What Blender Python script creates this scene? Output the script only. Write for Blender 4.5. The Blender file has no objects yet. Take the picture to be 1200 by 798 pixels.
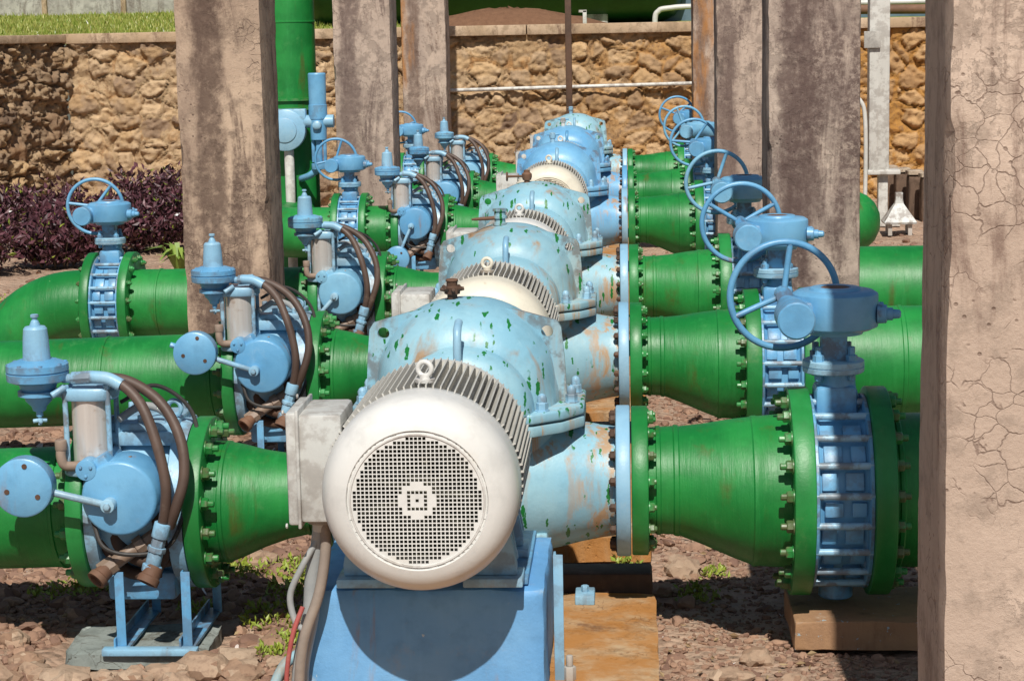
import bpy, bmesh, math, random
import numpy as np
from mathutils import Vector, Matrix, noise

random.seed(11)
RNG = np.random.default_rng(5)
scene = bpy.context.scene
COL = scene.collection
PI = math.pi
V = Vector

# ------------------------------------------------------------------ mesh helper
def basis(axis):
    a = V(axis).normalized()
    h = V((0, 0, 1)) if abs(a.z) < 0.9 else V((0, 1, 0))
    u = h.cross(a).normalized()
    return a, u, a.cross(u)

class MB:
    def __init__(s):
        s.bm = bmesh.new()
    def _bev(s, faces, w, seg=2):
        if w > 0:
            es = list({e for f in faces for e in f.edges})
            bmesh.ops.bevel(s.bm, geom=es, offset=w, segments=seg, affect='EDGES', clamp_overlap=True, profile=0.5)
    def box(s, c, d, rot=None, bev=0.0, taper=1.0):
        m = Matrix.Translation(V(c))
        if rot is not None:
            m = m @ rot.to_4x4()
        vs = []
        for z in (-.5, .5):
            k = taper if z > 0 else 1.0
            for x, y in ((-.5, -.5), (.5, -.5), (.5, .5), (-.5, .5)):
                vs.append(s.bm.verts.new(m @ V((x*k*d[0], y*k*d[1], z*d[2]))))
        idx = ((3, 2, 1, 0), (4, 5, 6, 7), (0, 1, 5, 4), (1, 2, 6, 5), (2, 3, 7, 6), (3, 0, 4, 7))
        fs = [s.bm.faces.new([vs[i] for i in q]) for q in idx]
        s._bev(fs, bev)
        return s
    def rings(s, rings, cap0=True, cap1=True, closed=False):
        R = [[s.bm.verts.new(p) for p in r] for r in rings]
        n = len(R[0])
        pairs = list(zip(R[:-1], R[1:]))
        if closed:
            pairs.append((R[-1], R[0]))
        for a, b in pairs:
            for i in range(n):
                j = (i+1) % n
                s.bm.faces.new((a[i], a[j], b[j], b[i]))
        if not closed:
            if cap0: s.bm.faces.new(list(reversed(R[0])))
            if cap1: s.bm.faces.new(R[-1])
        return s
    def rev(s, prof, o, axis=(1, 0, 0), seg=48, cap0=True, cap1=True, offs=None, ph=0.0):
        """revolve (t, r) round an axis; offs(t) shifts the centre (eccentric)"""
        a, u, v = basis(axis)
        o = V(o)
        rs = []
        for t, r in prof:
            c = o + a*t
            if offs: c = c + V(offs(t))
            r = max(r, 1e-4)
            rs.append([c + u*(math.cos(ph+2*PI*i/seg)*r) + v*(math.sin(ph+2*PI*i/seg)*r) for i in range(seg)])
        return s.rings(rs, cap0, cap1)
    def cyl(s, p, q, r, seg=16, r2=None):
        p, q = V(p), V(q)
        L = (q-p).length
        return s.rev([(0, r), (L, r if r2 is None else r2)], p, q-p, seg)
    def rod(s, p, q, r, seg=16, b=0.003):
        """cylinder with softened rims"""
        p, q = V(p), V(q); L = (q-p).length
        b = min(b, L*.4, r*.4)
        return s.rev([(0, r-b), (b*.3, r-b*.3), (b, r), (L-b, r), (L-b*.3, r-b*.3), (L, r-b)], p, q-p, seg)
    def tube(s, pts, r, seg=12, sub=8, taper=None):
        P = [V(p) for p in pts]
        if sub > 1 and len(P) > 2:
            Q = [P[0]*2-P[1]] + P + [P[-1]*2-P[-2]]
            out = []
            for i in range(1, len(Q)-2):
                a, b, c, d = Q[i-1:i+3]
                for k in range(sub):
                    t = k/sub
                    out.append(.5*((2*b)+(c-a)*t+(2*a-5*b+4*c-d)*t*t+(3*b-a-3*c+d)*t**3))
            out.append(P[-1]); P = out
        tan = (P[1]-P[0]).normalized()
        _, u, v = basis(tan)
        rs = []
        for i, p in enumerate(P):
            if i == 0: t = (P[1]-P[0])
            elif i == len(P)-1: t = P[-1]-P[-2]
            else: t = P[i+1]-P[i-1]
            t.normalize()
            u = (u - t*u.dot(t)).normalized(); v = t.cross(u)
            rr = r(i/(len(P)-1)) if callable(r) else r
            rs.append([p+u*(math.cos(2*PI*k/seg)*rr)+v*(math.sin(2*PI*k/seg)*rr) for k in range(seg)])
        return s.rings(rs)
    def torus(s, c, axis, R, r, seg=40, ms=10):
        a, u, v = basis(axis); c = V(c)
        rs = []
        for i in range(seg):
            th = 2*PI*i/seg
            d = u*math.cos(th)+v*math.sin(th)
            rs.append([c+d*(R+r*math.cos(2*PI*k/ms))+a*(r*math.sin(2*PI*k/ms)) for k in range(ms)])
        return s.rings(rs, closed=True)
    def prism(s, poly, o, U, W, N, t, bev=0.0):
        """2-D outline in (U, W) pushed t along N"""
        o, U, W, N = V(o), V(U), V(W), V(N)
        a = [s.bm.verts.new(o+U*x+W*y) for x, y in poly]
        b = [s.bm.verts.new(o+U*x+W*y+N*t) for x, y in poly]
        n = len(poly)
        fs = [s.bm.faces.new(a[::-1]), s.bm.faces.new(b)]
        for i in range(n):
            fs.append(s.bm.faces.new((a[i], a[(i+1) % n], b[(i+1) % n], b[i])))
        s._bev(fs, bev)
        return s
    def dome(s, c, rad, n=12, seg=40, p=2.0, zmin=-1.0):
        """ellipsoid (superellipse power p), cut below zmin*rad.z"""
        c = V(c); rs = []
        a0 = math.asin(max(-1, zmin))
        for i in range(n+1):
            a = a0+(PI/2-a0)*i/n
            cz, sz = max(math.cos(a), 1e-3), math.sin(a)
            k, z = cz**(2/p), math.copysign(abs(sz)**(2/p), sz)
            ring = []
            for j in range(seg):
                t = 2*PI*j/seg
                x, y = math.cos(t), math.sin(t)
                ring.append(c+V((rad[0]*k*math.copysign(abs(x)**(2/p), x), rad[1]*k*math.copysign(abs(y)**(2/p), y), rad[2]*z)))
            rs.append(ring)
        return s.rings(rs)

def rough_box(c, d, amp=.006, n=14, rot=0.0, seed=0.0, rnd=.012):
    mb = MB(); bm = mb.bm
    bmesh.ops.create_cube(bm, size=1)
    bmesh.ops.bevel(bm, geom=bm.edges[:], offset=.0001, segments=1, affect='EDGES')
    bmesh.ops.subdivide_edges(bm, edges=[e for e in bm.edges if e.calc_length() > .5], cuts=n, use_grid_fill=True)
    Rz = Matrix.Rotation(rot, 3, 'Z'); C = V(c)
    for v in bm.verts:
        q = V((v.co.x*d[0], v.co.y*d[1], v.co.z*d[2]))
        on = [abs(abs(v.co[k])-.5) < .002 for k in range(3)]
        if sum(on) >= 2:                           # worn arris
            for k in range(3):
                if on[k]: q[k] -= math.copysign(rnd*(.5+.7*abs(noise.noise(q*9+V((seed, 1, 3))))), q[k])
        q += noise.noise_vector(q*5+V((seed, seed, 0)))*amp+noise.noise_vector(q*19+V((seed, 2, 0)))*amp*.5
        v.co = C+Rz @ q
    return mb

def root_loc(o):
    while o.parent: o = o.parent
    return V(o.location)

def build(name, mb, mat, parent=None, origin=None, ang=38, label=None, kind=None):
    bm = mb.bm if isinstance(mb, MB) else mb
    me = bpy.data.meshes.new(name)
    off = V((0, 0, 0))
    if parent is not None: off = root_loc(parent)
    if origin is not None: off = V(origin)
    bmesh.ops.recalc_face_normals(bm, faces=bm.faces)
    bmesh.ops.translate(bm, verts=bm.verts, vec=-off)
    bm.to_mesh(me); bm.free()
    me.materials.append(mat)
    me.polygons.foreach_set('use_smooth', [ang > 0]*len(me.polygons))
    if ang > 0: me.set_sharp_from_angle(angle=math.radians(ang))
    o = bpy.data.objects.new(name, me); COL.objects.link(o)
    if parent is not None:
        o.parent = parent
        p = parent; acc = V((0, 0, 0))
        while p is not None:                      # parents' own offsets
            acc += V(p.location); p = p.parent
        o.location = (V(origin)-acc) if origin is not None else (root_loc(parent)-acc)
    elif origin is not None:
        o.location = origin
    if label: o['label'] = label
    if kind: o['kind'] = kind
    return o

def tag(o, label, cat, group=None):
    o['label'] = label; o['category'] = cat
    if group: o['group'] = group
    return o

def thing(name, loc, label, cat, group=None):
    o = bpy.data.objects.new(name, None); COL.objects.link(o)
    o.location = loc; o.empty_display_size = .1
    return tag(o, label, cat, group)

def copy_tree(o, parent=None):
    c = o.copy(); COL.objects.link(c)
    if parent is not None: c.parent = parent
    for ch in list(o.children):
        copy_tree(ch, c)
    return c

def walk(o):
    yield o
    for c in o.children:
        yield from walk(c)

def recolour(root, table):
    for o in walk(root):
        if o.type == 'MESH' and o.material_slots:
            m = o.data.materials[0]
            if m and m.name in table:
                sl = o.material_slots[0]; sl.link = 'OBJECT'; sl.material = table[m.name]

# ------------------------------------------------------------------ materials
class NT:
    def __init__(s, name):
        s.m = bpy.data.materials.new(name); s.m.use_nodes = True
        s.t = s.m.node_tree
        s.b = s.t.nodes['Principled BSDF']
        s.geo = s.t.nodes.new('ShaderNodeNewGeometry')
    def n(s, kind, **kw):
        nd = s.t.nodes.new('ShaderNode'+kind)
        for k, v in kw.items(): setattr(nd, k, v)
        return nd
    def l(s, a, b): s.t.links.new(a, b)
    def pos(s, scale=(1, 1, 1), rot=(0, 0, 0), loc=(0, 0, 0)):
        mp = s.n('Mapping'); mp.inputs['Scale'].default_value = scale
        mp.inputs['Rotation'].default_value = rot; mp.inputs['Location'].default_value = loc
        s.l(s.geo.outputs['Position'], mp.inputs['Vector'])
        return mp.outputs[0]
    def noise(s, vec, scale=5, detail=5, rough=.6, dist=0):
        nd = s.n('TexNoise'); nd.inputs['Scale'].default_value = scale
        nd.inputs['Detail'].default_value = detail; nd.inputs['Roughness'].default_value = rough
        nd.inputs['Distortion'].default_value = dist
        s.l(vec, nd.inputs['Vector']); return nd.outputs['Fac']
    def vor(s, vec, scale=5, feature='F1', out='Distance', rnd=1.0):
        nd = s.n('TexVoronoi', feature=feature); nd.inputs['Scale'].default_value = scale
        nd.inputs['Randomness'].default_value = rnd
        s.l(vec, nd.inputs['Vector']); return nd.outputs[out]
    def ramp(s, fac, a, b, v0=0.0, v1=1.0):
        nd = s.n('MapRange', interpolation_type='SMOOTHSTEP')
        for k, v in (('From Min', a), ('From Max', b), ('To Min', v0), ('To Max', v1)):
            nd.inputs[k].default_value = v
        s.l(fac, nd.inputs['Value']); return nd.outputs[0]
    def math(s, op, a, b=None):
        nd = s.n('Math', operation=op)
        for i, x in enumerate((a, b)):
            if x is None: continue
            if isinstance(x, (int, float)): nd.inputs[i].default_value = x
            else: s.l(x, nd.inputs[i])
        return nd.outputs[0]
    def mix(s, fac, a, b):
        nd = s.n('Mix', data_type='RGBA')
        for k, x in ((0, fac), (6, a), (7, b)):
            if isinstance(x, (int, float)): nd.inputs[k].default_value = x
            elif isinstance(x, tuple): nd.inputs[k].default_value = (*x, 1)
            else: s.l(x, nd.inputs[k])
        return nd.outputs[2]
    def out(s, col, rough=.5, bump=None, bstr=.3, bdist=.01, metal=0.0, spec=.5):
        b = s.b
        if isinstance(col, tuple): b.inputs['Base Color'].default_value = (*col, 1)
        else: s.l(col, b.inputs['Base Color'])
        if isinstance(rough, (int, float)): b.inputs['Roughness'].default_value = rough
        else: s.l(rough, b.inputs['Roughness'])
        b.inputs['Metallic'].default_value = metal
        b.inputs['Specular IOR Level'].default_value = spec
        if bump is not None:
            bn = s.n('Bump'); bn.inputs['Strength'].default_value = bstr; bn.inputs['Distance'].default_value = bdist
            s.l(bump, bn.inputs['Height']); s.l(bn.outputs[0], b.inputs['Normal'])
        return s.m

def paint(name, a, b, rough=.4, rust=.0, rustcol=(.36, .17, .05), drips=False, chips=.0, chipcol=(.12, .07, .045), lump=.3, dust=.25, dustcol=(.42, .33, .24), joint=False, brush=False):
    t = NT(name)
    p = t.pos()
    big = t.noise(p, 2.3, 4, .6); mid = t.noise(p, 13, 6, .65); fine = t.noise(p, 75, 4, .7)
    col = t.mix(t.ramp(big, .35, .68), a, b)
    col = t.mix(t.math('MULTIPLY', t.ramp(mid, .45, .75), .35), col, tuple(x*.62 for x in a))
    # pale scuffs and settled dust in blotches
    sc = t.math('MULTIPLY', t.ramp(t.noise(t.pos((1, 1, 1), loc=(4, 2, 7)), 6, 8, .75), .56, .72), dust)
    col = t.mix(sc, col, dustcol)
    # brushed runs
    run = t.noise(t.pos((26, 26, 2.2)), 1.0, 3, .6)
    col = t.mix(t.math('MULTIPLY', t.ramp(run, .55, .8), .3), col, tuple(min(1, x*1.15+.005) for x in b))
    if rust > 0:
        st = t.noise(t.pos((9, 9, 1.1), loc=(3, 1, 0)), 1.0, 6, .62, .4)
        pt = t.noise(t.pos(loc=(8, 3, 2)), 2.6, 5, .7)
        rm = t.math('MULTIPLY', t.ramp(st, .66-.17*rust, .80-.12*rust), t.ramp(pt, .42, .60))
        col = t.mix(t.math('MULTIPLY', rm, .85), col, t.mix(fine, rustcol, (rustcol[0]*.5, rustcol[1]*.42, rustcol[2]*.4)))
    if joint:                                      # stains start at the flange and at the split joint and run down
        tc = t.n('TexCoord'); so = t.n('SeparateXYZ'); t.l(tc.outputs['Object'], so.inputs[0])
        sn = t.noise(t.pos((16, 16, 1.3), loc=(2, 2, 2)), 1.0, 7, .68, .3)
        nf = t.math('MULTIPLY', t.ramp(so.outputs[0], .30, .46, .25, 1.0), t.ramp(sn, .47, .60))
        nf = t.math('MULTIPLY', nf, t.ramp(so.outputs[0], .27, .31))
        sj = t.math('MULTIPLY', t.math('MULTIPLY', t.ramp(so.outputs[2], .735, .705), t.ramp(so.outputs[2], .30, .66)), t.ramp(sn, .53, .63))
        nf = t.math('MULTIPLY', t.math('MAXIMUM', nf, sj), .85)
        col = t.mix(nf, col, t.mix(sn, (.55, .37, .17), (.34, .15, .045)))
    if chips > 0:                                  # paint knocked off exposed edges
        eg = t.math('MULTIPLY', t.ramp(t.geo.outputs['Pointiness'], .545, .60), t.ramp(mid, .44, .58))
        col = t.mix(t.math('MULTIPLY', eg, .6), col, chipcol)
        ch = t.ramp(t.noise(t.pos(loc=(1, 9, 4)), 22, 7, .72), .73-.1*chips, .76-.1*chips)
        col = t.mix(ch, col, chipcol)
    if drips:
        w = t.noise(p, 9, 2, .5)
        mp = t.n('Mapping'); mp.inputs['Scale'].default_value = (42, 14, 7)
        mp.inputs['Rotation'].default_value = (0, .18, 0)
        t.l(t.geo.outputs['Position'], mp.inputs['Vector'])
        wn = t.n('TexNoise'); wn.inputs['Scale'].default_value = 55; wn.inputs['Detail'].default_value = 3; t.l(p, wn.inputs['Vector'])
        wsc = t.n('VectorMath', operation='MULTIPLY'); wsc.inputs[1].default_value = (.75, .75, .5); t.l(wn.outputs['Color'], wsc.inputs[0])
        wad = t.n('VectorMath', operation='ADD'); t.l(mp.outputs[0], wad.inputs[0]); t.l(wsc.outputs[0], wad.inputs[1])
        d = t.vor(wad.outputs[0], 1.0); cc = t.vor(wad.outputs[0], 1.0, out='Color')
        sep = t.n('SeparateColor'); t.l(cc, sep.inputs[0])
        on = t.math('MULTIPLY', t.ramp(sep.outputs[0], drips, drips+.01), t.ramp(t.noise(t.pos(loc=(6, 6, 1)), 4.5, 3, .5), .44, .47))
        rad = t.math('ADD', t.math('MULTIPLY', sep.outputs[1], .24), .14)
        sz = t.ramp(t.math('SUBTRACT', d, rad), .03, -.01)
        col = t.mix(t.math('MULTIPLY', on, sz), col, (.01, .16, .03))
    bump = t.math('ADD', t.math('MULTIPLY', mid, .6), t.math('MULTIPLY', fine, .4))
    if brush:
        br = t.noise(t.pos((34, 3.5, 3.5)), 1.0, 5, .7)
        bump = t.math('ADD', t.math('MULTIPLY', bump, .45), br)
        col = t.mix(t.math('MULTIPLY', t.ramp(br, .56, .74), .45), col, (.022, .275, .065))
        mid = t.math('ADD', t.math('MULTIPLY', br, .6), t.math('MULTIPLY', big, .8))
    rg = t.math('ADD', t.math('MULTIPLY', mid, .3), rough-.15)
    return t.out(col, rg, bump, lump, .006)

M = {}
M['green'] = paint('green_paint', (.004, .155, .026), (.013, .235, .042), .40, chips=.22, chipcol=(.20, .33, .14), dust=.75, dustcol=(.050, .225, .060), rust=.75, rustcol=(.085, .13, .02), lump=.45, brush=True)
M['green_flange'] = paint('green_flange_paint', (.006, .15, .026), (.022, .25, .058), .42, chips=.3, dust=.35, dustcol=(.16, .28, .1))
M['green_bolt'] = paint('green_bolt_paint', (.012, .17, .03), (.05, .30, .09), .4, chips=.5, dust=.3, dustcol=(.25, .3, .16))
M['pump_pale'] = paint('pale_blue_casing_paint', (.21, .43, .55), (.30, .51, .59), .42, rust=.95, rustcol=(.46, .26, .09), drips=.38, joint=True, chips=.25, dust=.2, dustcol=(.5, .47, .36))
M['pump_sky'] = paint('sky_blue_casing_paint', (.135, .36, .60), (.21, .46, .67), .38, rust=.4, rustcol=(.42, .22, .08), chips=.2, dust=.2, joint=True)
M['pump_slate'] = paint('dusty_blue_casing_paint', (.22, .41, .50), (.30, .48, .53), .45, rust=.95, rustcol=(.46, .26, .09), drips=.62, joint=True, chips=.4)
M['blue'] = paint('valve_blue_paint', (.105, .315, .54), (.16, .395, .61), .38, rust=.4, chips=.4, dust=.2, dustcol=(.42, .5, .52))
M['blue_pale'] = paint('pale_valve_paint', (.22, .43, .60), (.30, .50, .63), .4, rust=.4, chips=.4, dust=.2, dustcol=(.5, .5, .44))
M['white'] = paint('cream_motor_paint', (.62, .62, .595), (.68, .68, .655), .38, rust=.12, rustcol=(.45, .36, .22), chips=.12, dust=.25, dustcol=(.6, .52, .4), lump=.12)
M['fin'] = paint('grey_fin_paint', (.52, .51, .47), (.60, .585, .54), .45, rust=.35, rustcol=(.3, .22, .13), chips=.0, dust=.3, dustcol=(.4, .33, .25))
M['boxgrey'] = paint('grey_box_paint', (.47, .48, .46), (.54, .54, .51), .45, rust=.3, rustcol=(.4, .32, .2), chips=.15, dust=.3)
M['plinth'] = paint('blue_plinth_paint', (.115, .32, .60), (.16, .38, .65), .6, chips=.6, chipcol=(.45, .55, .6), rust=.35, rustcol=(.42, .25, .12), dust=.2, lump=.55)
M['white_pipe'] = paint('white_pipe_paint', (.54, .53, .49), (.62, .61, .57), .45, rust=.3, chips=.3)
M['rust'] = paint('rusty_steel', (.12, .06, .035), (.20, .10, .055), .75, chips=.3, dust=.5, dustcol=(.24, .15, .10))
M['dark_rust'] = paint('dark_rusty_steel', (.05, .028, .018), (.11, .055, .03), .7, dust=.4, dustcol=(.25, .15, .09))
M['dirty_metal'] = paint('dirty_brown_metal', (.20, .14, .10), (.30, .22, .17), .5, dust=.4)
M['steel'] = paint('worn_steel', (.40, .37, .33), (.5, .46, .42), .35, rust=.4, rustcol=(.28, .16, .09), dust=.3)
M['pilot_dark'] = M['blue']
M['hose'] = paint('brown_rubber_hose', (.065, .040, .030), (.115, .075, .058), .55, dust=.5, dustcol=(.2, .15, .12), lump=.2)
M['hose_grey'] = paint('grey_cable_sheath', (.25, .27, .28), (.34, .35, .34), .5, dust=.3)
M['hose_tan'] = paint('dusty_cable_sheath', (.21, .175, .15), (.33, .27, .22), .6, dust=.4)
M['hose_red'] = paint('red_cable_sheath', (.34, .06, .06), (.42, .12, .10), .55, dust=.5)
M['blue_b'] = paint('faded_valve_blue_paint', (.14, .37, .57), (.21, .45, .62), .45, rust=.5, rustcol=(.4, .24, .1), chips=.5, dust=.5, dustcol=(.40, .50, .52))
M['white_b'] = paint('yellowed_motor_paint', (.66, .62, .51), (.70, .66, .55), .42, rust=.3, rustcol=(.42, .3, .16), chips=.3, dust=.4, dustcol=(.52, .44, .32), lump=.2)
M['rubber_black'] = paint('black_rubber', (.02, .018, .016), (.045, .04, .036), .6, dust=.4)
M['black'] = paint('olive_fan_plastic', (.10, .10, .065), (.15, .145, .10), .7, dust=.3, dustcol=(.09, .085, .06))
M['deep_green'] = paint('deep_green_tank_paint', (.004, .045, .014), (.008, .065, .02), .4, dust=.2, dustcol=(.03, .07, .03))
M['slate_blue'] = paint('slate_blue_tank_paint', (.10, .16, .22), (.15, .22, .28), .5)

def barrel_mat():
    t = NT('brushed_cylinder_barrel'); p = t.pos()
    n = t.noise(t.pos((60, 60, 3)), 1, 4, .6); m = t.noise(p, 14, 6, .7)
    col = t.mix(n, (.50, .46, .43), (.74, .71, .67))
    col = t.mix(t.math('MULTIPLY', t.ramp(m, .54, .70), .6), col, (.34, .23, .16))
    return t.out(col, .26, n, .1, .002, metal=.35)
M['barrel'] = barrel_mat()

def concrete(name, light, mid, dark, streak=.5, crack=.5, orange=0.0, seed=0.0, band=None):
    t = NT(name); L = (seed, seed*1.7, seed*.6)
    p = t.pos(loc=L)
    big = t.noise(t.pos((1.2, 1.2, .8), loc=L), 1.6, 6, .65, .3)
    mid_n = t.noise(p, 9, 8, .7); fine = t.noise(p, 70, 6, .75)
    col = t.mix(t.ramp(big, .38, .64), mid, light)
    col = t.mix(t.math('MULTIPLY', t.ramp(mid_n, .48, .64), .7), col, tuple(x*.66 for x in mid))
    fl = t.math('MULTIPLY', t.ramp(t.noise(t.pos(loc=(seed, 2, 8)), 5.5, 9, .78, .4), .53, .555), t.ramp(big, .40, .55))
    col = t.mix(t.math('MULTIPLY', fl, .45), col, tuple(x*.60 for x in mid))         # flaked skin
    # run-down stains: wide bands with torn edges
    st = t.noise(t.pos((4.2, 4.2, .8), loc=L), 1.0, 9, .70, .5)
    stm = t.ramp(st, .60-.16*streak, .68-.10*streak)
    speck = t.ramp(t.noise(p, 30, 7, .8), .36, .58)
    col = t.mix(t.math('MULTIPLY', stm, t.math('ADD', t.math('MULTIPLY', speck, .55), .35)), col, dark)
    if band:                                        # water stain running down one part of the face
        tc = t.n('TexCoord'); sx = t.n('SeparateXYZ'); t.l(tc.outputs['Object'], sx.inputs[0])
        wob = t.noise(t.pos((1, 1, .9), loc=L), 2.6, 7, .72)
        dx = t.math('ABSOLUTE', t.math('SUBTRACT', t.math('ADD', sx.outputs[0], t.math('MULTIPLY', t.math('SUBTRACT', wob, .5), .30)), band[0]))
        bm_ = t.math('MULTIPLY', t.ramp(dx, band[1], band[1]*.45), t.ramp(t.noise(p, 16, 8, .78), .30, .56, .35, .95))
        col = t.mix(t.math('MULTIPLY', bm_, band[2]), col, dark)
    pits = t.ramp(t.vor(p, 34), .22, .10)
    pm = t.math('MULTIPLY', pits, t.ramp(t.noise(p, 5, 4, .6), .52, .62))
    col = t.mix(t.math('MULTIPLY', pm, .7), col, dark)
    h = t.math('ADD', t.math('MULTIPLY', fine, .5), mid_n)
    h = t.math('SUBTRACT', h, t.math('MULTIPLY', pm, .6))
    h = t.math('SUBTRACT', h, t.math('MULTIPLY', fl, .35))
    if crack > 0:
        wv = t.n('VectorMath', operation='ADD')
        nz = t.n('TexNoise'); nz.inputs['Scale'].default_value = 7; nz.inputs['Detail'].default_value = 4
        t.l(p, nz.inputs['Vector'])
        vm = t.n('VectorMath', operation='SCALE'); vm.inputs['Scale'].default_value = .12
        t.l(nz.outputs['Color'], vm.inputs[0]); t.l(p, wv.inputs[0]); t.l(vm.outputs[0], wv.inputs[1])
        e = t.vor(wv.outputs[0], 15, 'DISTANCE_TO_EDGE')
        cm = t.math('MULTIPLY', t.math('MULTIPLY', t.ramp(e, .030, .004), t.ramp(fine, .30, .52)), t.ramp(t.noise(t.pos(loc=(seed+2, 5, 1)), 2.4, 5, .7), .58-.12*crack, .66-.12*crack))
        col = t.mix(t.math('MULTIPLY', cm, .75), col, dark)
        h = t.math('SUBTRACT', h, t.math('MULTIPLY', cm, .45))
    if orange > 0:
        om = t.math('MULTIPLY', t.ramp(t.noise(t.pos((2.5, 2.5, .5), loc=(seed, 3, 9)), 1.0, 6, .65), .62-.3*orange, .72-.22*orange), .85)
        col = t.mix(om, col, (.40, .17, .04))
    return t.out(col, .9, h, .55, .012, spec=.25)

M['col_pink'] = concrete('pink_beige_concrete', (.60, .47, .375), (.47, .36, .285), (.22, .15, .118), .45, .9, seed=1.3)
M['col_grey'] = concrete('blotchy_grey_concrete', (.54, .43, .35), (.36, .28, .235), (.105, .068, .060), .95, .2, seed=7.1, band=(-.10, .13, .92))
M['col_dull'] = concrete('dull_grey_concrete', (.47, .37, .30), (.36, .28, .23), (.13, .09, .078), .7, .5, seed=17.1, band=(-.13, .10, .8))
M['col_brown'] = concrete('weathered_brown_concrete', (.54, .40, .29), (.38, .275, .205), (.115, .075, .058), .8, .4, seed=3.7, band=(-.06, .10, .9))
M['col_orange'] = concrete('rust_stained_concrete', (.50, .39, .31), (.36, .28, .23), (.13, .08, .06), .7, .4, orange=.42, seed=12.4, band=(-.12, .09, .7))
M['ochre'] = concrete('ochre_stained_concrete', (.50, .36, .22), (.43, .26, .13), (.17, .08, .04), .6, .3, orange=.72, seed=5.5)
M['ochre_blue'] = paint('painted_ochre_block', (.30, .17, .09), (.40, .23, .11), .85, rust=1.0, rustcol=(.16, .075, .035), chips=.9, chipcol=(.30, .44, .50), dust=.9, dustcol=(.42, .33, .25), lump=.9)
M['moss_slab'] = concrete('blue_grey_slab', (.33, .36, .34), (.24, .27, .25), (.10, .09, .07), .5, .3, seed=6.6)
M['coping'] = concrete('coping_concrete', (.52, .39, .27), (.42, .30, .19), (.19, .12, .08), .5, .3, seed=9.2)
M['panel'] = concrete('pale_panel_concrete', (.50, .48, .44), (.38, .36, .33), (.2, .17, .15), .6, .2, seed=2.2)
M['brown_block'] = concrete('dark_brown_block', (.20, .13, .09), (.13, .085, .06), (.05, .035, .028), .6, .2, seed=8.8)
M['block'] = concrete('cream_block_concrete', (.58, .48, .36), (.46, .36, .27), (.15, .10, .08), .5, .2, seed=4.9)

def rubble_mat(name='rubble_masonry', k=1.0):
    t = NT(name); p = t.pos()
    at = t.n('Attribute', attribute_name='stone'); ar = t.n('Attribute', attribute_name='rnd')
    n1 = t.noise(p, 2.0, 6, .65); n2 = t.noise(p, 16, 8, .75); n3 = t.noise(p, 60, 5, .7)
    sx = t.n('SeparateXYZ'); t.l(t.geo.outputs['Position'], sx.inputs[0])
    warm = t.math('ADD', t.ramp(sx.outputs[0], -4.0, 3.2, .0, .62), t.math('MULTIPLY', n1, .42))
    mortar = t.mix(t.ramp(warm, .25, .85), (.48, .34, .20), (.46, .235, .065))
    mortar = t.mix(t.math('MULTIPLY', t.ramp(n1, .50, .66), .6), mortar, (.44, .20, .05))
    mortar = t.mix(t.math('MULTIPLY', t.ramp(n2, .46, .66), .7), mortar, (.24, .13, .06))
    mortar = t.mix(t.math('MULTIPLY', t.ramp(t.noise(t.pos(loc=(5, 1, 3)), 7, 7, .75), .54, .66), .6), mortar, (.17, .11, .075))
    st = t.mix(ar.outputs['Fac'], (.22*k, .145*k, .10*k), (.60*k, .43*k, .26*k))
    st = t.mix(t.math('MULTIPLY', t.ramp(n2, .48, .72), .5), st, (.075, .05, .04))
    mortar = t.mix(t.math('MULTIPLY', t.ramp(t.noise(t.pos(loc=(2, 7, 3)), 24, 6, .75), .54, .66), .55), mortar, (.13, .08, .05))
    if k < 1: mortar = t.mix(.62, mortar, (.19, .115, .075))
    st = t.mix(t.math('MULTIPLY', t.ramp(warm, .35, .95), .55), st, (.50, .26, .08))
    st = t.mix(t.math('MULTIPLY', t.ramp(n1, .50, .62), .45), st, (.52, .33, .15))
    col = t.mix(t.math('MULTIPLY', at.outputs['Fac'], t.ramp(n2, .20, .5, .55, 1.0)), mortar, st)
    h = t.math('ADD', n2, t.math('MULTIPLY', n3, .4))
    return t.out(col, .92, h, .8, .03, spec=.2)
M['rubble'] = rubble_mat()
M['rubble_dark'] = rubble_mat('brown_rubble_masonry', .75)  # darker, browner stone and mortar of the angled wall

def ground_mat():
    t = NT('gravelly_earth'); p = t.pos()
    a = t.noise(p, 1.1, 6, .65); b = t.noise(p, 12, 8, .75); c = t.vor(p, 26, out='Color'); d = t.vor(p, 26)
    sp = t.n('SeparateColor'); t.l(c, sp.inputs[0])
    col = t.mix(t.ramp(a, .38, .62), (.30, .185, .125), (.46, .315, .225))
    col = t.mix(t.math('MULTIPLY', sp.outputs[0], .5), col, (.48, .36, .27))
    col = t.mix(t.math('MULTIPLY', t.ramp(b, .5, .7), .6), col, (.13, .075, .05))
    h = t.math('SUBTRACT', b, d)
    return t.out(col, .95, h, .8, .03, spec=.2)
M['ground'] = ground_mat()

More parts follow.
